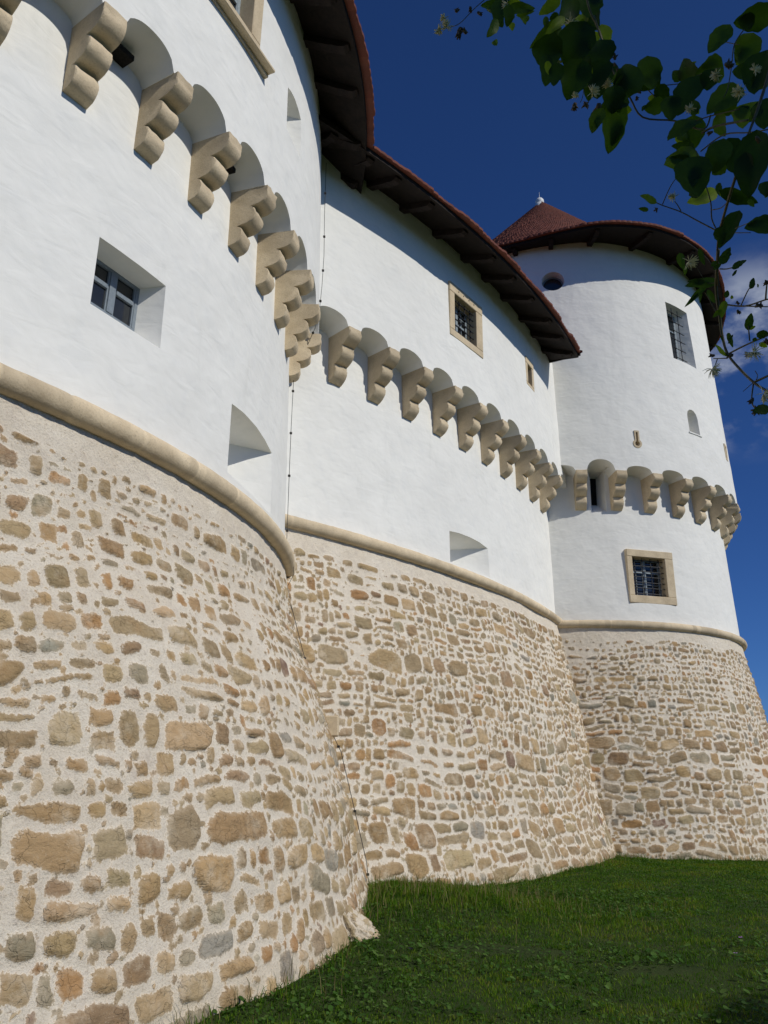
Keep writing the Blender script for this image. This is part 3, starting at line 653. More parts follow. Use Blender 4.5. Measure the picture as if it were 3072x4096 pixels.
def roof(k, t0, t1, closed, rows, b0=-180, b1=180):
    w = TW[k]; tw = .18; R0 = {'A': 11.02, 'B': 28.4, 'C': 7.1}[k]; nt = int(rad(t1-t0)*R0/tw); sub_ = 4; n = nt*sub_
    th = np.radians(t0)+np.arange(n+(0 if closed else 1))*rad(t1-t0)/n
    re = eave_r(k, th); ez = EZ[k]; slopeA = .445; fr_ = (np.arange(len(th)) % sub_)/sub_; tile = np.arange(len(th))//sub_
    # slant polyline from the eave inwards
    if k == 'C': pts = lambda u: (re*(1-u/.2)+5.75*(u/.2) if u < .2 else 5.75*(1-(u-.2)/.8)+.10*((u-.2)/.8), ez+(re-5.75)*.20*min(1, u/.2)+(0 if u < .2 else (23.87+E_-ez-.25)*(u-.2)/.8))
    elif k == 'A': pts = lambda u: (re*(1-u)+.05, ez+(re)*slopeA*u)
    else: pts = lambda u: (re-7.0*u, ez+3.1*min(u/.5, (1-u)/.5))
    us = [0]
    secs = []; tone = []
    rs = np.random.RandomState(SEED[k])
    rowsu = np.concatenate([[0], np.linspace(.0, 1, rows+1)[1:]])
    if k == 'C': rowsu = np.concatenate([np.linspace(0, .2, 9)[:-1], np.linspace(.2, 1, rows+1)])
    for i, (u0, u1) in enumerate(zip(rowsu[:-1], rowsu[1:])):
        ph = (fr_+(.5 if i % 2 else 0)) % 1; jag = .007*(2*ph-1)**2*2; jit = (_h(tile+(((fr_+.5) >= 1) if i % 2 else 0), tile*0+i, 7)-.5)*.022
        ra, za = pts(u0); rb, zb_ = pts(u1)
        out = -jag+jit +(_h(tile//5, tile*0+i, 19)-.5)*({'A': .03, 'B': .07, 'C': .05}[k] if i == 0 else .01); fade = np.clip(ra/2.5, 0, 1)
        lo = pol(th, ra+(out)*fade, za+.002); hi = pol(th, ra+(out)*fade, za+(.040 if k == 'C' else .028)); en = pol(th, rb, zb_+.006)
        secs += [lo, hi, en]
    P = np.stack(secs, 1)
    P[:, 0, 2] -= .035                                     # thicker edge course at the eave
    under = pol(th, re-.16, ez-.035); P = np.concatenate([under[:, None], P], 1)
    if k == 'B': P = clamp_b(P)
    me = grid_mesh(P, closed=closed, smooth=False)
    nc = P.shape[0] if closed else P.shape[0]-1; nr = P.shape[1]-1
    I, J = np.meshgrid(np.arange(nc), np.arange(nr), indexing='ij'); row = (J-1)//3; til = np.floor((I/sub_)+np.where(row % 2 == 1, .5, 0))
    a = me.attributes.new('tone', 'FLOAT', 'FACE')
    if len(me.polygons) == nc*nr: a.data.foreach_set('value', _h(til, row, 3).astype(np.float32).ravel())
    ro = new_obj('roof', me, ROOT[k], [M_TILE])
    # dark eaves boards and fascia
    n2 = 260 if k != 'C' else 200; t2 = np.linspace(rad(b0), rad(b1), n2); re2 = eave_r(k, t2); wr = w['r']+w['ov']-.9
    sl_ = .445 if k != 'C' else .20
    s = [pol(t2, wr, ez-.13+(re2-.10-wr)*sl_), pol(t2, re2-.62, ez-.13+.52*sl_), pol(t2, re2-.115, ez-.125), pol(t2, re2-.10, ez-.02), pol(t2, re2-.14, ez+.0)]
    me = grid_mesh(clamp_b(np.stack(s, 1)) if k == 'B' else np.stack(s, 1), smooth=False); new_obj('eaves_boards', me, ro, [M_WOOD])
    if k == 'B':
        m_ = MB(); t_ = rad(-27.35); u_ = rad(-25.75); a_ = (28.37*math.cos(t_), 28.37*math.sin(t_)); b_ = (27.25*math.cos(u_), 27.25*math.sin(u_)); zb_ = ez-.13+1.05*.445
        m_.add([(*a_, ez-.12), (*b_, zb_-.05), (*b_, zb_+.12), (*a_, ez+.0), (a_[0]-.04, a_[1]-.02, ez-.12), (b_[0]-.04, b_[1]-.02, zb_-.05), (b_[0]-.04, b_[1]-.02, zb_+.12), (a_[0]-.04, a_[1]-.02, ez)], [(0,1,2,3),(4,5,6,7),(0,1,5,4),(1,2,6,5),(2,3,7,6),(3,0,4,7)])
        new_obj('verge_board', m_.mesh(), ro, [M_WOOD])
    return ro
RF = {'A': roof('A', -250, 3.3, False, 10, -250, 12), 'B': roof('B', -47.85, -8, False, 16, -53, -8), 'C': roof('C', -180, 180, True, 44)}
def rafter_me(L, sl_, hgt=.155, wd=.17):
    mb = MB(); p = []; n = 6          # side profile with a rounded, notched tail
    up = [(0, 0), (-L, L*sl_)]; lo = [(-L, L*sl_-hgt), (-.36, .36*sl_-hgt), (-.30, .30*sl_-hgt+.02), (-.18, .18*sl_-hgt+.015), (-.08, -hgt+.075), (-.02, -hgt+.11), (0, -.06)]
    pr_ = up+lo; a = [(x, -wd/2, z) for x, z in pr_]; b = [(x, wd/2, z) for x, z in pr_]; k = len(pr_)
    mb.add(a+b, [tuple(range(k)), tuple(range(2*k-1, k-1, -1))]+[(i, i+k, (i+1) % k+k, (i+1) % k) for i in range(k)]); me = mb.mesh(); me.materials.append(M_RAFT); return me
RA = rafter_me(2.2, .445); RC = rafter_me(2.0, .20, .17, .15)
def rafters(k, angs):
    for t in angs:
        o = bpy.data.objects.new('rafter', RA if k != 'C' else RC); COL.objects.link(o); o.parent = RF[k]
        o.matrix_local = frame_mat(rad(t), float(eave_r(k, np.array(rad(t))))-.22, EZ[k]-.13+(.05 if k != 'C' else .02))
rafters('A', [-70,-62,-54,-47,-41,-35.5,-30,-24.8,-19.8,-14.9,-9.93,-4.85,2.07,8])
rafters('B', [-51.5,-49.6,-47.64,-46.03,-43.84,-41.32,-38.8,-36.68,-34.45,-31.89,-29.85,-27.75])
rafters('C', [-150,-136,-122,-112,-100.5,-87.94,-73.32,-56.95,-42,-27,-12,3,18,33,50])
# white finial
mb = MB(); V = []; n = 16
pr_ = [(.0,.31),(.06,.29),(.12,.25),(.16,.18),(.165,.10),(.14,.03),(.17,0),(.20,-.05),(.20,-.30)]
for r_, z_ in pr_: V += [(max(r_, .004)*math.cos(a), max(r_, .004)*math.sin(a), z_) for a in np.linspace(0, 2*math.pi, n, endpoint=False)]
mb.add(V, [(i*n+j, i*n+(j+1) % n, (i+1)*n+(j+1) % n, (i+1)*n+j) for i in range(len(pr_)-1) for j in range(n)]); mb.tube([(0, 0, .28), (0, 0, .62)], [.012, .004])
fo = new_obj('finial', mb.mesh(sharp=50), RF['C'], [M_WHITE]); fo.location = (0, 0, 23.84+E_); fo.scale = (1.15, 1.15, 1.1)

# ---------------------------------------------------------------- ground
def gz(x, y):
    x = np.asarray(x, float); y = np.asarray(y, float)
    h = .24*np.exp(-((x+.2)**2/5+(y-12.6)**2/7))-.030*np.clip(x-5, 0, 12)*sstep(14, 22, y)+.12*sstep(9, 4, y)*1.0
    h += .05*vnoise(x, y, 2.3, 71, 2)+.015*vnoise(x, y, .5, 72, 2)
    h += .14*np.exp(-((x-1.3)**2/1.1+(y-12.2)**2/.9)); h -= .0006*np.clip(np.hypot(x, y)-30, 0, 400)**1.3
    return h
xs = np.concatenate([-np.geomspace(600, 9, 22), np.linspace(-8, 20, 225), np.geomspace(21, 600, 22)])
ys = np.concatenate([-np.geomspace(300, 2, 18), np.linspace(-1.5, 30, 240), np.geomspace(31, 900, 22)])
X, Y = np.meshgrid(xs, ys, indexing='ij'); me = grid_mesh(np.stack([X, Y, gz(X, Y)], -1), smooth=True)
t = NT('soil'); v = t.coord(); n1 = t.noise(v, 1.2, 6, .7); n2 = t.noise(v, 25, 5, .7)
c = t.ramp(n1, [(.35, (.022, .045, .010)), (.65, (.045, .065, .018))]); c = t.mix(t.rng(n2, .5, .75, 0, .6), c, (.07, .055, .03))
go = new_obj('ground', me, None, [t.fin(c, .95, .1, t.bump(n2, .6, .04))]); tag(go, kind='structure')

def outside(x, y, margin=0.):
    ok = np.ones(x.shape, bool)
    for k, w in TW.items():
        pa = np.array(w['prof']); r = w['r']+np.interp(w['h1']-.1, pa[:, 0], pa[:, 1])+.02+margin
        ok &= np.hypot(x-w['c'][0], y-w['c'][1]) > r
    return ok
M_GRASS = mat_leaf('grass_blades', [(0, (.028, .082, .004)), (.5, (.078, .165, .008)), (.85, (.17, .23, .014)), (1, (.16, .14, .04))], .25)
M_WEED = mat_leaf('weed_leaves', [(0, (.028, .070, .010)), (.6, (.055, .125, .020)), (1, (.11, .18, .04))], .25)
M_DRY = mat_leaf('dry_stalks', [(0, (.14, .12, .05)), (1, (.26, .21, .10))], .2)
rs = np.random.RandomState(4)
def sample(n, x0=-3.5, x1=17, y0=3.2, y1=28, pw=1.0):
    """points on the lawn, denser near the viewpoint"""
    out = []
    while sum(len(a) for a in out) < n:
        d = y0+(y1-y0)*rs.rand(n*2)**pw; th = rs.uniform(-.42, .66, n*2); x = d*np.tan(th); y = d
        ok = (x > x0) & (x < x1) & outside(x, y); out.append(np.stack([x[ok], y[ok]], 1))
    return np.concatenate(out)[:n]
def blades(P, h, wd, bend, tone):
    n = len(P); a = rs.rand(n)*2*np.pi; dx = np.cos(a); dy = np.sin(a); z = gz(P[:, 0], P[:, 1])-.01; b = rs.rand(n)*2*np.pi; bx = np.cos(b)*bend*h; by = np.sin(b)*bend*h
    V = np.empty((n, 5, 3)); hw = wd/2
    V[:, 0] = np.stack([P[:, 0]-dx*hw, P[:, 1]-dy*hw, z], 1); V[:, 1] = np.stack([P[:, 0]+dx*hw, P[:, 1]+dy*hw, z], 1)
    V[:, 2] = np.stack([P[:, 0]-dx*hw*.7+bx*.35, P[:, 1]-dy*hw*.7+by*.35, z+h*.6], 1); V[:, 3] = np.stack([P[:, 0]+dx*hw*.7+bx*.35, P[:, 1]+dy*hw*.7+by*.35, z+h*.6], 1)
    V[:, 4] = np.stack([P[:, 0]+bx, P[:, 1]+by, z+h*np.sqrt(np.clip(1-bend**2, .2, 1))], 1)
    i = np.arange(n)*5; Q = np.concatenate([np.stack([i, i+1, i+3], 1), np.stack([i, i+3, i+2], 1), np.stack([i+2, i+3, i+4], 1)])
    me = mesh_from(V.reshape(-1, 3), Q, True); at_ = me.attributes.new('tone', 'FLOAT', 'POINT'); at_.data.foreach_set('value', np.repeat(tone, 5).astype(np.float32)); return me
P = sample(210000, pw=.85); pn = vnoise(P[:, 0], P[:, 1], 1.1, 88, 3); knoll = np.exp(-((P[:, 0]-1.1)**2/3+(P[:, 1]-12.4)**2/2.2)); far = np.clip(P[:, 1]/12, .8, 2.)
bare = (((P[:, 0]-1.5)**2/.5+(P[:, 1]-9.9)**2/.05) < 1) | (((P[:, 0]-2.9)**2/.25+(P[:, 1]-9.2)**2/.03) < 1)
P = P[~bare]; pn = pn[~bare]; knoll = knoll[~bare]; far = far[~bare]
h = (.034+.026*rs.rand(len(P))+.030*np.clip(pn, 0, 1))*(1+.9*knoll)*(.75+.9*np.clip(vnoise(P[:, 0], P[:, 1], .22, 16, 2), 0, 1))
me = blades(P, h, (.006+.005*rs.rand(len(P)))*far, rs.uniform(.2, .75, len(P)), np.clip(.42+.50*pn+.24*rs.randn(len(P))+.34*vnoise(P[:, 0], P[:, 1], .28, 15, 2), 0, 1))
go = new_obj('grass', me, None, [M_GRASS]); tag(go, 'short green grass covering the lawn at the foot of the walls', 'grass', kind='stuff')
# broad-leaved weeds: little rosettes of round leaves
P = sample(30000, pw=.8); pn = vnoise(P[:, 0], P[:, 1], .9, 95, 3); P = P[pn > .02-.5*rs.rand(len(P))**3]; n = len(P)
rr = .010+.020*rs.rand(n)**1.5*(.5+np.clip(vnoise(P[:, 0], P[:, 1], 1.6, 97, 2)+.3, 0, 1.2)); z = gz(P[:, 0], P[:, 1])+.015+.045*rs.rand(n); ti = rs.uniform(-.6, .6, (n, 2)); an = np.linspace(0, 2*np.pi, 8)[:-1]
V = np.empty((n, 8, 3)); ro_ = rs.rand(n)*6.28; V[:, 0] = np.stack([P[:, 0], P[:, 1], z-.004], 1)
for i, a in enumerate(an):
    s = rr*(1 if i % 7 else .55); V[:, i+1, 0] = P[:, 0]+s*np.cos(a+ro_); V[:, i+1, 1] = P[:, 1]+s*np.sin(a+ro_); V[:, i+1, 2] = z+s*(np.cos(a+ro_)*ti[:, 0]+np.sin(a+ro_)*ti[:, 1])
b = np.arange(n)*8; Q = np.concatenate([np.stack([b, b+1+i, b+1+(i+1) % 7], 1) for i in range(7)])
me = mesh_from(V.reshape(-1, 3), Q, True); at_ = me.attributes.new('tone', 'FLOAT', 'POINT'); at_.data.foreach_set('value', np.repeat(rs.rand(n), 8).astype(np.float32))
go = new_obj('weeds', me, None, [M_WEED]); tag(go, 'low broad-leaved weeds and clover growing through the lawn', 'weeds', kind='stuff')
# tall seeding stalks along the wall foot and on the knoll
pts = []
for k, (a0, a1, nn) in {'A': (-60, 2, 330), 'B': (-52, -20, 520), 'C': (-110, -30, 420)}.items():
    w = TW[k]; pa = np.array(w['prof']); r = w['r']+np.interp(w['h1']-.1, pa[:, 0], pa[:, 1])
    th = np.radians(rs.uniform(a0, a1, nn)); rr_ = r+.05+rs.exponential(.16, nn); pts.append(np.stack([w['c'][0]+rr_*np.cos(th), w['c'][1]+rr_*np.sin(th)], 1))
kn = np.stack([rs.normal(1.2, 1.2, 900), rs.normal(12.6, .8, 900)], 1); pts.append(kn)
P = np.concatenate(pts); P = P[outside(P[:, 0], P[:, 1], .0)]; n = len(P)
kk = vnoise(P[:, 0], P[:, 1], .8, 33, 2)
h = (.09+.20*rs.rand(n)**1.8)*(.6+.6*np.clip(kk+.5, 0, 1.3)); me = blades(P, h, .006+.004*rs.rand(n), rs.uniform(.1, .5, n), rs.rand(n))
go = new_obj('dry_grass', me, None, [M_DRY]); tag(go, 'tall straw-coloured grass stalks along the foot of the stone walls', 'grass', kind='stuff')
P = np.concatenate([q for q in pts]); P = P[outside(P[:, 0], P[:, 1])]; P = np.repeat(P, 3, 0)+rs.normal(0, .09, (len(P)*3, 2)); P = P[outside(P[:, 0], P[:, 1])]; n = len(P)
me = blades(P, (.05+.15*rs.rand(n)**1.5), .006+.005*rs.rand(n), rs.uniform(.15, .7, n), np.clip(.45+.25*rs.randn(n), 0, 1))
go = new_obj('long_grass', me, None, [M_GRASS]); tag(go, 'longer green grass tufts against the wall foot and on the low knoll', 'grass', kind='stuff')

# mallow flowers dotted over the lawn
FM_ = mat_simple('mauve_petal', (.42, .22, .52), .6, .2); WM_ = mat_simple('white_petal', (.7, .7, .6), .6, .2)
def flower_me(r, mt):
    mb = MB()
    for i in range(5):
        a = i*1.257; c_ = Vector((math.cos(a), math.sin(a), .25)); p = Vector((-math.sin(a), math.cos(a), 0))
        mb.add([(0, 0, .0), tuple((c_*.6+p*.36)*r), tuple(c_*r+p*r*.2), tuple(c_*r-p*r*.2), tuple((c_*.6-p*.36)*r)], [(0, 1, 2, 3, 4)])
    me = mb.mesh(); me.materials.append(mt); return me
f1 = flower_me(.028, FM_)
fls = [(.35, 9.2, 'mauve mallow flower nearest the rough plaster foot of the near bastion'), (5.6, 11.6, 'mauve mallow flower at right, upper one of the lawn'), (4.25, 10.2, 'mauve mallow flower in the middle right of the lawn'),
       (3.8, 9.3, 'mauve mallow flower lowest of those on the right half of the lawn'), (7.2, 12.2, 'mauve mallow flower farthest right on the lawn')]
for i, (x, y, lb) in enumerate(fls):
    o = bpy.data.objects.new('mallow_flower', f1); COL.objects.link(o); o.location = (x, y, float(gz(x, y))+.12); o.rotation_euler = (-.5+.2*i, .3-.1*i, i); tag(o, lb, 'flower', 'mallow flowers in the lawn')
for i in range(40): pass

# rough mortared spur where the near bastion meets the ground
import bmesh
bm = bmesh.new(); bmesh.ops.create_icosphere(bm, subdivisions=6, radius=1)
co = np.array([v.co[:] for v in bm.verts]); n_ = vnoise(co[:, 0]*1.3+co[:, 2], co[:, 1]+co[:, 2]*.7, .5, 51, 4); n2 = vnoise(co[:, 0]*2+9, co[:, 2]*2+co[:, 1], .22, 52, 3)
sc = 1+.34*n_+.16*n2; shp = co*sc[:, None]; shp[:, 2] = np.where(shp[:, 2] > 0, shp[:, 2]*(1-.25*np.abs(shp[:, 0])), shp[:, 2])
zc_ = np.clip(shp[:, 2], 0, 1)[:, None]; shp = np.concatenate([shp[:, :2]*(1-.50*zc_), shp[:, 2:]], 1)*np.array([.56, .60, .60]); shp[:, 0] -= .30*zc_[:, 0]
for v_, c_ in zip(bm.verts, shp): v_.co = c_
me = bpy.data.meshes.new('spur'); bm.to_mesh(me); bm.free(); me.polygons.foreach_set('use_smooth', [True]*len(me.polygons))
at_ = me.attributes.new('sd', 'FLOAT', 'POINT'); at_.data.foreach_set('value', (.004-.10*n2).astype(np.float32))
cc = np.ones((len(shp), 4), np.float32); cc[:, :3] = (.50, .39, .23); a = me.attributes.new('col', 'FLOAT_COLOR', 'POINT'); a.data.foreach_set('color', cc.ravel())
sp = new_obj('wall_spur', me, ROOT['A'], [M_MAS]); sp.location = Vector((-.40, 10.45, .0))-ROOT['A'].location; sp.rotation_euler = (0, 0, .3)
# small stone bracket low in the corner between two bastions
mb = MB(); mb.box(-.16, .13, -.10, .10, -.17, .15)
br = new_obj('bracket_stone', mb.mesh(bevel=.02), ROOT['A'], [M_SAND]); br.location = Vector((-.80, 12.98, .75+EYE-.05))-ROOT['A'].location

# lightning conductor running down the corner
def pl(pts): return [Vector(p) for p in pts]
cab = [(-1.31, 12.98, 11.9), (-1.29, 12.95, 10.6), (-1.26, 12.93, 9.6), (-1.27, 12.92, 8.9), (-1.30, 12.95, 8.35), (-1.36, 12.9, 7.95), (-1.75, 13.2, 7.1), (-1.74, 13.18, 6.0), (-1.72, 13.15, 5.0), (-1.69, 13.10, 3.75), (-1.55, 12.85, 3.45), (-1.50, 12.82, 3.15), (-1.63, 12.98, 2.95),
       (-1.30, 12.80, 1.9), (-1.05, 12.85, 1.1), (-.62, 12.98, .3), (-.40, 13.02, -.5), (-.18, 13.04, -1.3), (-.10, 13.05, -1.9)]
cab = [(x, y, z+EYE) for x, y, z in cab]
mb = MB(); mb.tube(cab, .0055, 6); cb_ = new_obj('lightning_cable', mb.mesh(smooth=True), None, [M_CABLE])
tag(cb_, 'thin dark lightning cable with clips running down the corner beside the near bastion', 'cable')
for i, (p, q, f) in enumerate([(0, 1, .6), (1, 2, .55), (2, 3, .5), (3, 4, .6), (5, 6, .1), (6, 7, .3), (7, 8, .1), (7, 8, .95), (8, 9, .8), (13, 14, .2), (14, 15, .9), (16, 17, .1), (17, 18, .3)]):
    a = Vector(cab[p]); b = Vector(cab[q]); c_ = a.lerp(b, f); mb = MB(); mb.box(-.022, .022, -.02, .02, -.018, .018); o = new_obj('clip', mb.mesh(bevel=.004), cb_, [M_CABLE]); o.location = c_
# cable clipped along the far tower's right flank
# ---------------------------------------------------------------- traveller's-joy vine hanging into view
LEAVES=[[0.2, 1.194, 3.405, 0.032, 0.015, -0.977, 0.205, 0.051, 1.0], [0.212, 1.147, 3.329, 0.05, 0.029, -0.156, 0.169, -0.973, 0.0], [0.245, 1.091, 3.268, 0.043, 0.017, 0.997, -0.082, -0.01, 1.0], [0.194, 1.125, 3.257, 0.039, 0.017, -0.433, -0.019, -0.901, 1.0], [0.215, 1.077, 3.229, 0.029, 0.02, 0.016, 0.612, -0.791, 0.0], [0.266, 1.179, 3.351, 0.023, 0.011, 0.351, 0.117, -0.929, 1.0], [0.32, 1.188, 3.393, 0.04, 0.02, -0.814, 0.453, -0.363, 2.0], [0.321, 1.238, 3.379, 0.071, 0.02, -0.734, 0.424, -0.53, 1.0], [0.365, 1.218, 3.422, 0.053, 0.043, -0.486, 0.272, -0.831, 0.0], [0.447, 1.315, 3.563, 0.063, 0.052, -0.15, 0.02, -0.988, 0.0], [0.337, 1.212, 3.372, 0.047, 0.017, -0.687, 0.075, -0.723, 2.0], [0.418, 1.315, 3.522, 0.02, 0.019, 0.016, 0.026, -1.0, 2.0], [0.31, 1.195, 3.284, 0.051, 0.051, -0.915, 0.138, 0.379, 0.0], [0.369, 1.194, 3.294, 0.071, 0.061, -0.315, 0.542, -0.78, 0.0], [0.468, 1.353, 3.565, 0.053, 0.036, 0.18, -0.008, -0.984, 0.0], [0.491, 1.348, 3.515, 0.05, 0.025, 0.179, -0.019, -0.984, 2.0], [0.454, 1.29, 3.385, 0.052, 0.052, 0.016, 0.274, -0.962, 0.0], [0.393, 1.203, 3.255, 0.027, 0.024, 0.51, 0.154, -0.846, 0.0], [0.309, 1.196, 3.228, 0.053, 0.03, -0.07, 0.192, -0.979, 0.0], [0.304, 1.111, 3.126, 0.033, 0.023, -0.156, 0.44, -0.884, 0.0], [0.361, 1.193, 3.202, 0.062, 0.048, -0.32, 0.487, -0.813, 0.0], [0.419, 1.222, 3.248, 0.056, 0.049, -0.156, 0.192, -0.969, 0.0], [0.486, 1.337, 3.382, 0.04, 0.032, 0.016, 0.321, -0.947, 0.0], [0.431, 1.257, 3.253, 0.043, 0.038, -0.155, 0.135, -0.979, 0.0], [0.393, 1.196, 3.326, 0.037, 0.034, 0.492, 0.535, -0.687, 0.0], [0.443, 1.212, 3.175, 0.041, 0.036, 0.016, 0.53, -0.848, 0.0], [0.404, 1.209, 3.12, 0.038, 0.026, -0.389, 0.561, -0.731, 1.0], [0.451, 1.249, 3.142, 0.083, 0.045, -0.068, 0.579, -0.812, 1.0], [0.397, 1.25, 3.333, 0.041, 0.03, 0.764, 0.027, -0.645, 0.0], [0.358, 1.246, 3.374, 0.041, 0.033, -0.851, 0.277, -0.446, 0.0], [0.447, 1.311, 3.453, 0.032, 0.021, -0.486, 0.253, -0.837, 2.0], [0.493, 1.267, 3.278, 0.064, 0.05, -0.627, 0.338, -0.702, 0.0], [0.551, 1.28, 3.319, 0.056, 0.044, 0.188, 0.435, -0.881, 1.0], [0.665, 1.345, 3.409, 0.046, 0.042, -0.512, -0.352, 0.783, 1.0], [0.706, 1.329, 3.389, 0.056, 0.048, -0.913, -0.088, -0.398, 1.0], [0.665, 1.258, 3.282, 0.034, 0.032, -0.154, 0.5, -0.852, 0.0], [0.704, 1.271, 3.41, 0.056, 0.035, -0.596, 0.39, -0.702, 1.0], [0.765, 1.238, 3.435, 0.063, 0.046, -0.938, 0.337, -0.079, 1.0], [0.771, 1.289, 3.401, 0.057, 0.045, -0.323, 0.442, -0.837, 1.0], [0.735, 1.247, 3.295, 0.05, 0.034, -0.967, -0.192, -0.17, 0.0], [0.733, 1.191, 3.225, 0.065, 0.061, -0.153, 0.528, -0.835, 0.0], [0.628, 1.288, 3.273, 0.074, 0.051, -0.485, 0.312, -0.817, 0.0], [0.592, 1.321, 3.307, 0.036, 0.026, 0.49, 0.548, -0.678, 0.0], [0.554, 1.289, 3.243, 0.037, 0.028, -0.959, 0.022, -0.282, 1.0], [0.566, 1.233, 3.177, 0.042, 0.033, 0.016, 0.263, -0.965, 0.0], [0.681, 1.249, 3.218, 0.063, 0.054, -0.82, 0.432, -0.374, 1.0], [0.712, 1.229, 3.162, 0.048, 0.044, -0.324, 0.183, -0.928, 2.0], [0.73, 1.194, 3.127, 0.055, 0.042, -0.154, 0.103, -0.983, 0.0], [0.682, 1.27, 3.174, 0.043, 0.027, 0.185, 0.081, -0.979, 2.0], [0.605, 1.279, 3.176, 0.079, 0.038, -0.776, -0.093, -0.624, 1.0], [0.651, 1.336, 3.213, 0.059, 0.042, 0.016, 0.521, -0.853, 1.0], [0.45, 1.223, 3.184, 0.042, 0.028, -1.0, 0.023, -0.01, 0.0], [0.48, 1.254, 3.196, 0.027, 0.02, 1.0, -0.011, 0.014, 2.0], [0.613, 1.303, 3.151, 0.046, 0.02, -0.964, -0.247, -0.099, 0.0], [0.663, 1.344, 3.296, 0.036, 0.031, 0.016, 0.168, -0.986, 0.0], [0.6, 1.297, 3.108, 0.079, 0.04, -0.892, -0.173, -0.418, 1.0], [0.587, 1.22, 2.996, 0.069, 0.055, 0.186, 0.106, -0.977, 0.0], [0.632, 1.206, 3.033, 0.05, 0.04, -0.151, 0.572, -0.806, 1.0], [0.688, 1.258, 3.083, 0.057, 0.042, 0.19, 0.298, -0.936, 0.0], [0.659, 1.145, 2.955, 0.093, 0.052, -0.07, 0.424, -0.903, 0.0], [0.67, 1.375, 3.083, 0.063, 0.026, -0.915, 0.015, -0.403, 2.0], [0.697, 1.265, 2.991, 0.063, 0.023, 0.943, 0.036, -0.331, 0.0], [0.71, 1.241, 2.905, 0.048, 0.031, -0.981, 0.188, -0.045, 0.0], [0.689, 1.318, 2.952, 0.066, 0.033, -0.404, 0.412, -0.817, 0.0], [0.671, 1.294, 3.034, 0.027, 0.011, 0.016, -0.011, -1.0, 1.0], [0.633, 1.07, 2.839, 0.024, 0.018, 0.016, 0.081, -0.997, 0.0], [0.532, 1.316, 3.029, 0.031, 0.015, -0.925, -0.294, 0.239, 1.0], [0.669, 1.301, 2.884, 0.03, 0.013, 0.476, -0.456, 0.752, 0.0], [0.735, 1.378, 2.92, 0.034, 0.011, 0.828, 0.09, 0.553, 0.0], [0.651, 1.463, 2.985, 0.03, 0.014, 0.189, 0.221, -0.957, 1.0], [0.7, 1.491, 2.95, 0.058, 0.019, -0.987, 0.151, -0.058, 1.0], [0.731, 1.594, 2.985, 0.058, 0.011, -0.64, 0.504, -0.58, 1.0], [0.738, 1.483, 2.876, 0.03, 0.014, -0.156, 0.445, -0.882, 2.0], [0.711, 1.335, 2.888, 0.027, 0.01, 0.836, 0.051, 0.546, 0.0], [0.687, 1.337, 2.905, 0.027, 0.013, 0.47, -0.029, 0.882, 0.0], [0.751, 1.37, 2.869, 0.021, 0.01, 0.323, -0.148, 0.935, 0.0], [0.777, 1.452, 2.831, 0.029, 0.014, 0.156, -0.431, 0.889, 1.0], [0.764, 1.52, 2.822, 0.03, 0.009, 0.181, 0.012, -0.983, 1.0], [0.716, 1.476, 2.774, 0.026, 0.008, -0.655, -0.219, 0.723, 2.0], [0.786, 1.422, 2.779, 0.025, 0.015, 0.974, 0.21, 0.087, 0.0], [0.711, 1.34, 2.564, 0.026, 0.017, -0.981, 0.098, -0.167, 0.0], [0.688, 1.441, 2.98, 0.031, 0.01, 0.357, 0.36, -0.862, 1.0], [0.749, 1.549, 2.953, 0.029, 0.011, 0.514, 0.288, -0.808, 1.0], [0.747, 1.473, 2.912, 0.014, 0.009, 0.157, -0.318, 0.935, 1.0]]
FLOWERS=[[0.719, 1.53, 2.757, 0.016], [0.754, 1.409, 2.729, 0.017], [0.743, 1.378, 2.619, 0.017], [0.687, 1.13, 3.17, 0.011], [0.61, 1.242, 3.19, 0.012], [0.66, 1.145, 3.131, 0.015], [0.66, 1.219, 3.254, 0.013], [0.109, 1.154, 3.296, 0.013], [0.094, 1.171, 3.308, 0.011], [0.363, 1.194, 3.359, 0.018], [0.441, 1.232, 3.239, 0.013], [0.397, 1.193, 3.178, 0.014], [0.219, 1.103, 3.294, 0.012], [0.346, 1.145, 3.114, 0.008], [0.105, 1.163, 3.329, 0.01], [0.581, 1.305, 3.025, 0.011], [0.651, 1.424, 2.958, 0.014]]
BUDS=[[0.129, 1.165, 3.351, 0.007], [0.133, 1.15, 3.278, 0.011], [0.142, 1.141, 3.267, 0.007], [0.35, 1.162, 3.11, 0.008], [0.38, 1.189, 3.142, 0.008], [0.415, 1.219, 3.166, 0.011], [0.632, 1.219, 3.107, 0.006], [0.654, 1.104, 2.981, 0.007], [0.522, 1.29, 3.267, 0.005], [0.533, 1.297, 3.29, 0.005], [0.566, 1.36, 3.039, 0.005], [0.748, 1.439, 2.844, 0.006], [0.742, 1.425, 2.857, 0.005], [0.759, 1.37, 2.814, 0.008], [0.735, 1.553, 2.803, 0.007], [0.778, 1.398, 2.745, 0.008], [0.745, 1.43, 2.63, 0.008], [0.746, 1.309, 2.826, 0.008], [0.486, 1.294, 3.383, 0.007], [0.483, 1.288, 3.355, 0.005], [0.154, 1.144, 3.331, 0.006], [0.169, 1.132, 3.305, 0.006], [0.487, 1.288, 3.339, 0.005], [0.689, 1.222, 3.285, 0.01], [0.764, 1.452, 2.747, 0.008], [0.751, 1.505, 2.777, 0.009], [0.74, 1.407, 2.596, 0.009]]
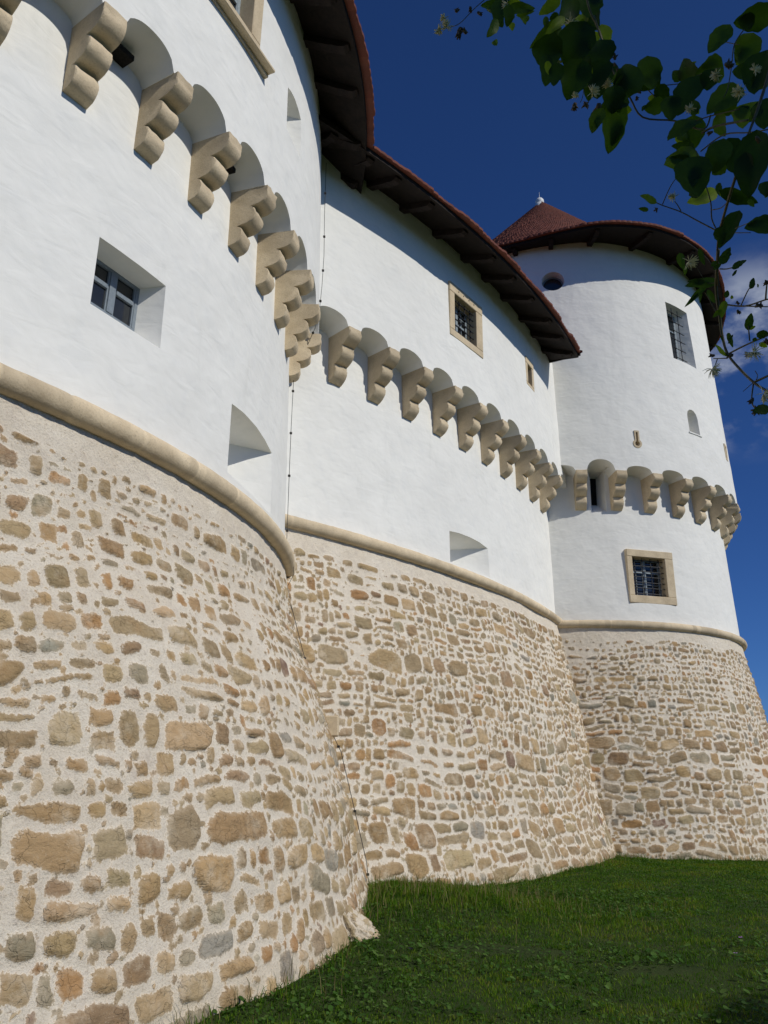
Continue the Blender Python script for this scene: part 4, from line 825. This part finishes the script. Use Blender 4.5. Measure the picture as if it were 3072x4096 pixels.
STEMS=[[0.9, [[0.199, 1.147, 3.379], [0.183, 1.152, 3.365], [0.162, 1.162, 3.351], [0.137, 1.177, 3.333], [0.116, 1.195, 3.342], [0.096, 1.217, 3.361]]], [2.4, [[0.429, 1.278, 3.56], [0.44, 1.291, 3.514], [0.462, 1.305, 3.471], [0.474, 1.301, 3.383], [0.489, 1.303, 3.337]]], [1.2, [[0.411, 1.248, 3.288], [0.442, 1.263, 3.247], [0.461, 1.272, 3.225]]], [0.8, [[0.392, 1.225, 3.231], [0.383, 1.213, 3.186], [0.374, 1.202, 3.16]]], [2.4, [[0.45, 1.298, 3.508], [0.466, 1.303, 3.434], [0.476, 1.303, 3.383], [0.487, 1.302, 3.339], [0.514, 1.306, 3.284], [0.538, 1.308, 3.233], [0.603, 1.304, 3.221], [0.638, 1.26, 3.155], [0.652, 1.248, 3.18]]], [1.4, [[0.556, 1.33, 3.349], [0.565, 1.328, 3.329], [0.578, 1.324, 3.303], [0.588, 1.316, 3.265]]], [1.2, [[0.565, 1.328, 3.329], [0.601, 1.331, 3.346], [0.643, 1.315, 3.339], [0.67, 1.298, 3.345], [0.696, 1.256, 3.317]]], [1.3, [[0.742, 1.233, 3.397], [0.724, 1.247, 3.37], [0.703, 1.235, 3.294], [0.683, 1.225, 3.227], [0.673, 1.228, 3.205]]], [0.9, [[0.719, 1.269, 3.403], [0.727, 1.233, 3.353]]], [3.0, [[0.741, 1.154, 3.237], [0.717, 1.142, 3.168], [0.683, 1.137, 3.081], [0.665, 1.149, 3.034], [0.659, 1.165, 3.009]]], [1.3, [[0.634, 1.274, 3.192], [0.651, 1.247, 3.177], [0.675, 1.18, 3.127]]], [1.5, [[0.631, 1.267, 3.106], [0.653, 1.212, 3.095], [0.666, 1.149, 3.039], [0.677, 1.106, 3.004]]], [2.6, [[0.636, 1.262, 3.148], [0.651, 1.232, 3.136], [0.672, 1.153, 3.073]]], [3.0, [[0.665, 1.149, 3.034], [0.659, 1.165, 3.009], [0.658, 1.197, 2.987], [0.666, 1.259, 2.974], [0.681, 1.333, 2.969], [0.689, 1.363, 2.966], [0.711, 1.428, 2.949], [0.728, 1.468, 2.93]]], [1.5, [[0.681, 1.343, 2.972], [0.652, 1.366, 3.017], [0.624, 1.374, 3.045], [0.587, 1.376, 3.063], [0.564, 1.369, 3.068]]], [1.1, [[0.586, 1.374, 3.064], [0.593, 1.342, 3.082], [0.604, 1.318, 3.094]]], [1.2, [[0.623, 1.372, 3.046], [0.615, 1.366, 3.055], [0.607, 1.361, 3.062]]], [1.4, [[0.68, 1.344, 2.975], [0.666, 1.331, 2.994], [0.653, 1.3, 3.012], [0.634, 1.281, 3.062], [0.626, 1.275, 3.114]]], [1.0, [[0.66, 1.311, 2.999], [0.665, 1.289, 2.985], [0.666, 1.272, 2.979], [0.666, 1.257, 2.975]]], [0.9, [[0.694, 1.3, 2.935], [0.702, 1.26, 2.904]]], [0.9, [[0.69, 1.291, 2.938], [0.692, 1.263, 2.924], [0.693, 1.237, 2.91]]], [3.4, [[0.698, 1.386, 2.959], [0.711, 1.426, 2.949], [0.729, 1.482, 2.928], [0.749, 1.524, 2.884], [0.757, 1.54, 2.843], [0.762, 1.538, 2.8], [0.768, 1.509, 2.748], [0.772, 1.462, 2.687], [0.777, 1.423, 2.647], [0.781, 1.401, 2.625]]], [1.4, [[0.716, 1.427, 2.942], [0.722, 1.409, 2.929], [0.726, 1.38, 2.914]]], [1.4, [[0.714, 1.426, 2.945], [0.711, 1.397, 2.941]]], [1.8, [[0.747, 1.488, 2.894], [0.763, 1.436, 2.856], [0.774, 1.373, 2.83], [0.782, 1.347, 2.816]]], [1.4, [[0.76, 1.446, 2.864], [0.755, 1.403, 2.869], [0.752, 1.376, 2.867]]], [1.8, [[0.774, 1.373, 2.83], [0.768, 1.356, 2.837], [0.762, 1.338, 2.843]]], [1.4, [[0.763, 1.436, 2.856], [0.78, 1.38, 2.818]]], [2.0, [[0.762, 1.538, 2.798], [0.772, 1.502, 2.793], [0.78, 1.465, 2.785], [0.792, 1.418, 2.774]]], [1.5, [[0.779, 1.468, 2.791], [0.775, 1.457, 2.821]]], [1.3, [[0.761, 1.539, 2.789], [0.748, 1.578, 2.81]]], [1.3, [[0.752, 1.568, 2.803], [0.746, 1.577, 2.784]]], [2.4, [[0.773, 1.462, 2.689], [0.786, 1.431, 2.687], [0.795, 1.413, 2.687]]], [1.6, [[0.771, 1.464, 2.686], [0.759, 1.458, 2.644], [0.755, 1.441, 2.618], [0.758, 1.416, 2.598]]], [0.8, [[0.771, 1.466, 2.689], [0.759, 1.488, 2.68]]], [1.0, [[0.774, 1.458, 2.689], [0.778, 1.456, 2.701], [0.778, 1.463, 2.716]]], [0.7, [[0.716, 1.494, 2.948], [0.688, 1.475, 2.983], [0.677, 1.467, 2.994]]], [1.2, [[0.744, 1.526, 2.896], [0.73, 1.52, 2.925], [0.718, 1.515, 2.944]]], [1.0, [[0.725, 1.468, 2.935], [0.707, 1.505, 2.96]]]]

c_z = lambda z: z > 3.0
M_VL = mat_leaf('vine_leaf', [(0, (.020, .046, .006)), (.5, (.045, .090, .010)), (1, (.17, .24, .02))], .48)
M_VS = mat_simple('vine_stem', (.10, .085, .045), .7, .3, 0, 80, (.17, .15, .07))
M_VF = mat_simple('seed_plume', (.80, .74, .46), .7, .2); M_VB = mat_simple('seed_bud', (.10, .075, .05), .8, .2, 0, 200, (.17, .13, .08))
view = Vector((0, 0, EYE))
def leaf(mb, p, L, W, d, rr, tone, tones):
    d = d.normalized(); n = (view-p).normalized(); n = (n+Vector((rr.uniform(-.45, .45), rr.uniform(-.45, .45), rr.uniform(-.3, .6)))).normalized()
    s = d.cross(n).normalized(); n = s.cross(d).normalized(); fold = rr.uniform(.05, .35); droop = rr.uniform(-.1, .35); NU, NV = 14, 6; V = []
    wav = rr.uniform(0, 6)
    for i in range(NU+1):
        u = i/NU; w0 = (max(0, math.sin(math.pi*u**.74))**.62)*(1-.28*u) if 0 < u < 1 else 0
        for j in range(-NV//2, NV//2+1):
            v_ = j/(NV/2); notch = -.09*L*abs(v_)**1.2*(1-u)**6*1.5
            ser = 1+.05*math.sin(u*22+wav)*(abs(v_) > .9)
            x = (u-.5)*L+notch; y = v_*w0*W*.58*ser; z = fold*abs(y)*1.0-droop*L*(u-.4)**2+.03*L*math.sin(u*9+wav)*abs(v_)
            V.append(tuple(p+d*x+s*y+n*z))
    k = NV+1; mb.add(V, [(i*k+j, i*k+j+1, (i+1)*k+j+1, (i+1)*k+j) for i in range(NU) for j in range(NV)]); tones += [tone]*len(V)
def vine(name, label, leaves, flowers, buds, stems, seed, dens=None):
    rr = random.Random(seed); o0 = Vector(stems[0][1][0]); root = empty(name, tuple(o0), label, 'climbing plant', 'traveller\'s joy vines hanging at upper right')
    mb = MB(); tones = []
    for x, y, z, L, W, dx, dy, dz, kd in leaves: leaf(mb, Vector((x, y, z))-Vector((0, 0, 0)), L*1.12, W*1.20, Vector((dx, dy, dz)), rr, min(1, max(0, kd*.42+rr.uniform(-.1, .18))), tones)
    for x, y, z, L, W, dx, dy, dz, kd in leaves:          # smaller leaves tucked behind the big ones
        for _ in range(1 if L < .02 else 2):
            if rr.random() < .62: leaf(mb, Vector((x+rr.uniform(-.018, .018), y+rr.uniform(.0, .03), z+rr.uniform(-.012, .02))), L*rr.uniform(.45, .75), W*rr.uniform(.45, .8), Vector((dx+rr.uniform(-.8, .8), dy+rr.uniform(-.5, .5), dz+rr.uniform(-.8, .5))), rr, rr.choice([.1, .3, .55, .95]), tones)
    me = mb.mesh(smooth=True); at_ = me.attributes.new('tone', 'FLOAT', 'POINT'); at_.data.foreach_set('value', tones)
    def ch(nm, me_, mt):
        o = new_obj(nm, me_, root, [mt]); o.location = -o0; return o
    ch('foliage', me, M_VL); mb = MB()
    for w_, p_ in stems:
        # smooth the run
        q = [Vector(a) for a in p_]; q2 = []
        for i in range(len(q)-1):
            a = q[max(0, i-1)]; b = q[i]; c_ = q[i+1]; d_ = q[min(len(q)-1, i+2)]
            for t_ in (0, .25, .5, .75): q2.append(.5*((2*b)+(c_-a)*t_+(2*a-5*b+4*c_-d_)*t_*t_+(3*b-a-3*c_+d_)*t_**3))
        q2.append(q[-1]); mb.tube(q2, [.00105*w_*(1-.3*i/len(q2)) for i in range(len(q2))], 6)
    ch('stem', mb.mesh(smooth=True), M_VS)
    for x, y, z, r in flowers:
        mb = MB(); c_ = Vector((x, y, z)); dd = Vector((rr.uniform(-1, 1), rr.uniform(-.6, .2), rr.uniform(-1, .4))).normalized()
        r *= (1.05 if c_z(z) else 1.35)
        for i in range(54):
            v_ = (dd*.75+Vector((rr.gauss(0, .6), rr.gauss(0, .6), rr.gauss(0, .6)))).normalized(); a = c_+v_*r*.12; b = c_+v_*r*rr.uniform(.75, 1.1)
            m_ = (a+b)/2+Vector((rr.uniform(-1, 1), rr.uniform(-1, 1), rr.uniform(-1, 1)))*r*.08; mb.tube([a, m_, b], [.0010, .0009, .0004], 3)
        ch('seed_head', mb.mesh(), M_VF)
    for x, y, z, r in buds:
        r *= 1.35; mb = MB(); c_ = Vector((x, y, z)); ax = Vector((rr.uniform(-1, 1), rr.uniform(-1, 1), rr.uniform(-1, 1))).normalized()
        for i in range(9):
            v_ = (ax*.9+Vector((rr.gauss(0, .5), rr.gauss(0, .5), rr.gauss(0, .5)))).normalized(); mb.tube([c_, c_+v_*r*.5, c_+v_*r], [r*.22, r*.20, r*.03], 5)
        mb.tube([c_-ax*r*.5, c_, c_+ax*r*.4], [r*.25, r*.42, r*.2], 7); ch('bud', mb.mesh(smooth=True), M_VB)
    return root
def _unused(): pass
def splitx(lst, f, side): return [e for e in lst if f(e) == side]
def az(x, y): return x/y
# left spray, middle curtain and right strand are separate shoots
def which(x, y, z): 
    a = x/y; e = (z-EYE)/math.hypot(x, y)
    return 0 if a < .255 and e > 1.05 and a < .26 and a*1.0 < .262 else (1 if a < .43 and e > .93 and (a < .30 or e > 1.0 or a < .36) and a < .37 else 2)
G = {0: ([], [], [], []), 1: ([], [], [], []), 2: ([], [], [], [])}
for e in LEAVES: G[which(*e[:3])][0].append(e)
for e in FLOWERS: G[which(*e[:3])][1].append(e)
for e in BUDS: G[which(*e[:3])][2].append(e)
for e in STEMS: G[which(*e[1][len(e[1])//2])][3].append(e)
for q, lb in ((0, 'small vine shoot with pale flowers at the top edge, left of the leafy curtain'), (1, 'dense curtain of dark heart-shaped vine leaves hanging from the top edge'), (2, 'long trailing vine strand with buds and feathery seed heads beside the far tower')):
    if G[q][3]: vine('vine', lb, *G[q], seed=q+3)
print('vines', [(len(G[q][0]), len(G[q][1]), len(G[q][2]), len(G[q][3])) for q in G])

# ---------------------------------------------------------------- garden trees standing behind and beside the viewpoint; they shade the vine and the lawn's corner
M_BARK = mat_wood('bark', (.07, .055, .04), (.16, .13, .10)); M_TL = mat_leaf('tree_leaf', [(0, (.02, .05, .01)), (1, (.06, .11, .02))], .3)
def tree(loc, H, R, label, n, seed):
    rr = np.random.RandomState(seed); root = empty('tree', loc, label, 'tree'); mb = MB()
    mb.tube([(0, 0, -.2), (.05, .02, H*.4), (0, .06, H*.75), (.1, 0, H)], [.16, .12, .09, .03], 9)
    for i in range(9):
        a = i*2.4; z0 = H*(.5+.045*i); mb.tube([(0, 0, z0), (math.cos(a)*R*.45, math.sin(a)*R*.45, z0+.35), (math.cos(a)*R*.85, math.sin(a)*R*.85, z0+.5)], [.05, .03, .01], 6)
    new_obj('trunk', mb.mesh(smooth=True), root, [M_BARK])
    d = rr.randn(n, 3); d /= np.linalg.norm(d, axis=1)[:, None]; c = d*(R*rr.rand(n)**.4)[:, None]*np.array([1, 1, .8]); keep = vnoise(c[:, 0]+c[:, 2], c[:, 1]-c[:, 2], .7, seed, 2) > -.35
    c = c[keep]; n = len(c); c[:, 2] += H; u = rr.randn(n, 3); u /= np.linalg.norm(u, axis=1)[:, None]; v_ = np.cross(u, rr.randn(n, 3)); v_ /= np.linalg.norm(v_, axis=1)[:, None]; s = .05+.03*rr.rand(n)[:, None]
    V = np.stack([c-u*s, c+v_*s*.55, c+u*s, c-v_*s*.55], 1).reshape(-1, 3); i = np.arange(n)*4
    me = mesh_from(V, np.stack([i, i+1, i+2, i+3], 1), True); a = me.attributes.new('tone', 'FLOAT', 'POINT'); a.data.foreach_set('value', np.repeat(rr.rand(n), 4).astype(np.float32)); new_obj('crown', me, root, [M_TL])
tree((3.0, -1.0, 0), 5.6, 1.75, 'leafy garden tree standing behind the viewpoint, carrying the vine', 8000, 61)
tree((10.1, 3.0, 0), 5.1, 1.5, 'leafy garden tree standing to the right of the viewpoint', 9000, 62)
